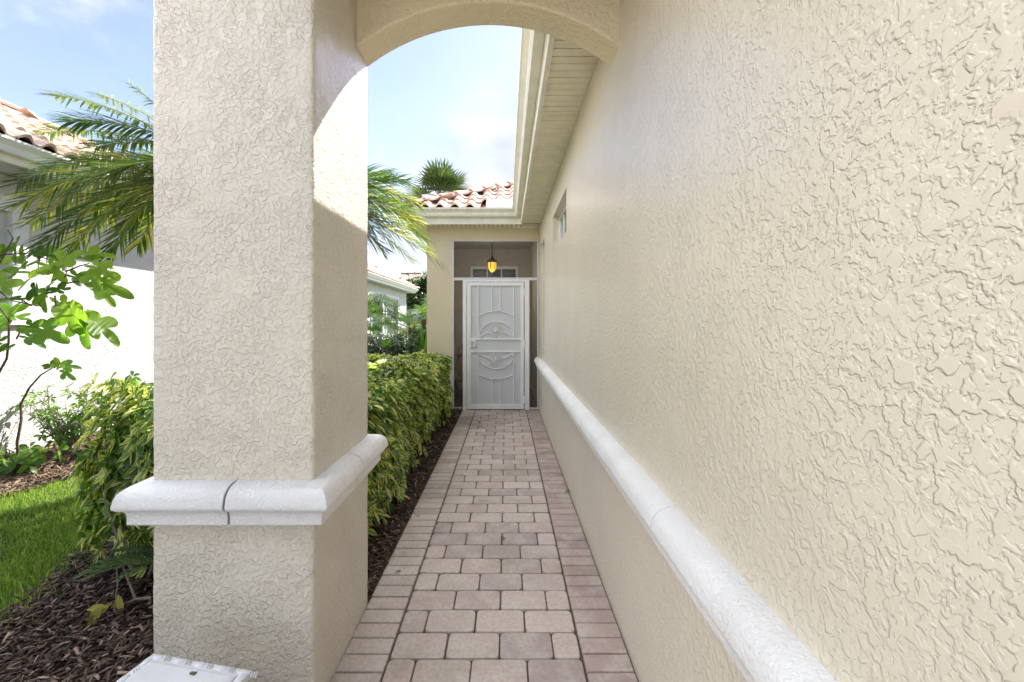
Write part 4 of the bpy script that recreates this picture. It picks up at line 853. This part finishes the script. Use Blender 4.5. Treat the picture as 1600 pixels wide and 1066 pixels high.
twiggy('low_shrub', 'broad green leaved seedling low in the straw mulch at the left edge', -4.55, 4.1, .22, .30, 9, 32, .11, .06, 'bright_leaf')
# ------------------------------------------------------------------ greenery between the houses
def bush(name, label, x0, x1, y0, y1, z0, z1, n, k, Ls, Ws, mat, cat='hedge', shell=.25, core=True, group=None, round_=.0):
    p = thing(name, label, cat, ((x0+x1)/2, (y0+y1)/2, 0), group); cx_, cy_, cz_ = (x0+x1)/2, (y0+y1)/2, (z0+z1)/2
    U3 = RNG.uniform(-1, 1, (n*4, 3)); e = np.max(np.abs(U3), 1) if not round_ else np.linalg.norm(U3, axis=1); lim = 1+.10*np.sin(U3[:, 0]*9+U3[:, 2]*5)*np.sin(U3[:, 1]*7+2)
    kk = (e < lim) & (e > lim-.45); U3 = U3[kk][:n]; C_ = U3*[(x1-x0)/2, (y1-y0)/2, (z1-z0)/2]+[cx_, cy_, cz_]; N_ = nrmz(U3+RNG.normal(0, .4, U3.shape)+[0, 0, .5])
    V, Fc, uv = whorls(C_, N_, k, Ls, Ws); npmesh('foliage', V, Fc, mat, p, uv); b = MB()
    for i in range(14):
        a = (random.uniform(x0, x1)*.7+cx_*.3, random.uniform(y0, y1)*.7+cy_*.3); b.tube([(cx_*.5+a[0]*.5, cy_*.5+a[1]*.5, -.03), (a[0], a[1], z0+(z1-z0)*.85)], [.02, .008], 5)
    b.build('branch', 'twig', p); return p
bush('hedge', 'dark clipped hedge beyond the variegated one, in front of the far white house', -4.6, -2.35, 10.6, 11.8, .12, 1.10, 5200, 5, .06, .035, 'dark_leaf')
bush('round_shrub', 'small bright yellow green shrub by the entry wall beyond the hedges', -3.05, -2.15, 12.6, 13.6, .2, 1.32, 1500, 6, .13, .045, 'bright_leaf', 'shrub', round_=1)
bush('round_shrub', 'deep green shrub tucked behind the entry wall corner next to slim yucca', -2.2, -1.7, 9.6, 10.4, .3, 1.25, 900, 5, .09, .04, 'dark_leaf', 'shrub', round_=1)
def rosette(name, label, c, n, L, Wd, mat, cat, upr=.8, z0=0, seed=1, stem=0):
    random.seed(seed); c = Vector(c); p = thing(name, label, cat, (c.x, c.y, 0)); B = []; D = []; NN = []; LL = []
    for i in range(n):
        a = random.uniform(0, 2*PI); e = math.radians(random.uniform(20, 85)*upr+5); B.append(c[:]); D.append((math.cos(a)*math.cos(e), math.sin(a)*math.cos(e), math.sin(e))); NN.append((-math.cos(a)*math.sin(e), -math.sin(a)*math.sin(e), math.cos(e))); LL.append(L*random.uniform(.7, 1.05))
    V, Fc = strips(np.array(B), np.array(D), np.array(NN), np.array(LL), Wd, .3); npmesh('foliage', V, Fc, mat, p)
    m = MB(); m.tube([(c.x, c.y, -.03), (c.x, c.y, c.z+.02)], [.06, .045] if not stem else [stem, stem*.8], 10); m.build('stem', 'twig', p); return p
rosette('yucca', 'slim upright yucca with narrow yellow green leaves beside the entry wall', P(662, 548, 9.0), 26, .95, .018, 'bright_leaf', 'yucca', 1.0, seed=4)
rosette('spiky_plant', 'spiky light green plant in front of the dark clipped hedge', P(606, 545, 9.6), 60, .42, .014, 'bright_leaf', 'plant', .9, seed=6)
def arum(label, c, n, L, seed, mat='bright_leaf'):    # split-leaf philodendron: fans of ribbon lobes on stalks
    random.seed(seed); c = Vector(c); p = thing('split_leaf_plant', label, 'plant', (c.x, c.y, 0)); B = []; D = []; NN = []; LL = []; st = MB(); st.tube([(c.x, c.y, -.03), c], [.07, .05], 8)
    for i in range(n):
        az = random.uniform(0, 2*PI); el = math.radians(random.uniform(-10, 75)); d = Vector((math.cos(az)*math.cos(el), math.sin(az)*math.cos(el), math.sin(el))); h = c+d*L*random.uniform(.7, 1.2); st.tube([c, (c+h)/2+Vector((0, 0, .1)), h], [.014, .011, .008], 5)
        ld_ = Vector((d.x, d.y, -.35)).normalized(); s = ld_.cross(Vector((0, 0, 1))).normalized(); u = s.cross(ld_)
        for j in range(9):
            t = j/8; o_ = h+ld_*L*.55*t
            for sg in (-1, 1): B.append(o_[:]); D.append((s*sg*(1-.4*t)+ld_*(.35+.5*t)+u*.15)[:]); NN.append(u[:]); LL.append(L*.50*(1-.45*t))
    V, Fc = strips(np.array(B), np.array(D), np.array(NN), np.array(LL), .017, .35); npmesh('foliage', V, Fc, mat, p); st.build('stem', 'twig', p); return p
arum('large split leaf plant with deeply cut bright leaves next to the column', P(560, 500, 8.2), 34, .62, 8)
fr2 = [(i*360/12+random.uniform(-9, 9), random.uniform(-5, 70), random.uniform(.8, 1.05)) for i in range(15)]
feather_palm('small_palm', 'small arching palm in the gap between the far white house and entry wall', P(662, 500, 12), .07, fr2, 1.15, .34, .012, 30, seed=9)
feather_palm('small_palm', 'young palm with drooping pale fronds beside the far house corner', P(640, 512, 10.2), .03, [(180, 35, 1), (150, 50, .9), (200, 60, .8), (20, 60, .8), (60, 50, .7), (270, 45, .8), (120, 30, .8)], .85, .25, .009, 26, seed=11)
# distant tree
def tree(label, c, R_, n, Ls, mat, seed, squash=.8):
    random.seed(seed); rg = np.random.default_rng(seed); c = Vector(c); p = thing('broadleaf_tree', label, 'tree', (c.x, c.y, 0)); tr = MB(); tr.tube([(c.x, c.y, -.03), (c.x+.1, c.y, c.z*.6), (c.x, c.y, c.z)], [.28, .2, .08], 10); Cs = []
    for i in range(34):
        a = random.uniform(0, 2*PI); e = random.uniform(-.4, 1.5); r = R_*random.uniform(.35, .95); b_ = c+Vector((math.cos(a)*math.cos(e)*r, math.sin(a)*math.cos(e)*r, math.sin(e)*r*squash)); tr.tube([(c.x, c.y, c.z*.62), (c+b_)/2-Vector((0, 0, .2)), b_], [.09, .05, .015], 5)
        Cs.append(np.array(b_[:])+rg.normal(0, R_*.13, (n//34, 3)))
    tr.build('trunk', 'bark', p); C_ = np.concatenate(Cs); V, Fc, uv = whorls(C_, rg.normal(0, .6, C_.shape)+[0, 0, 1], 5, Ls, Ls*.45); npmesh('crown', V, Fc, mat, p, uv)
tree('grey green broadleaf tree far off behind the gap between the houses', P(668, 468, 32), 2.2, 3400, .2, 'dark_leaf', 12)
tree('distant round tree behind the far white house, hidden partly by palms', P(610, 485, 62), 3.5, 2500, .4, 'dark_leaf', 14)
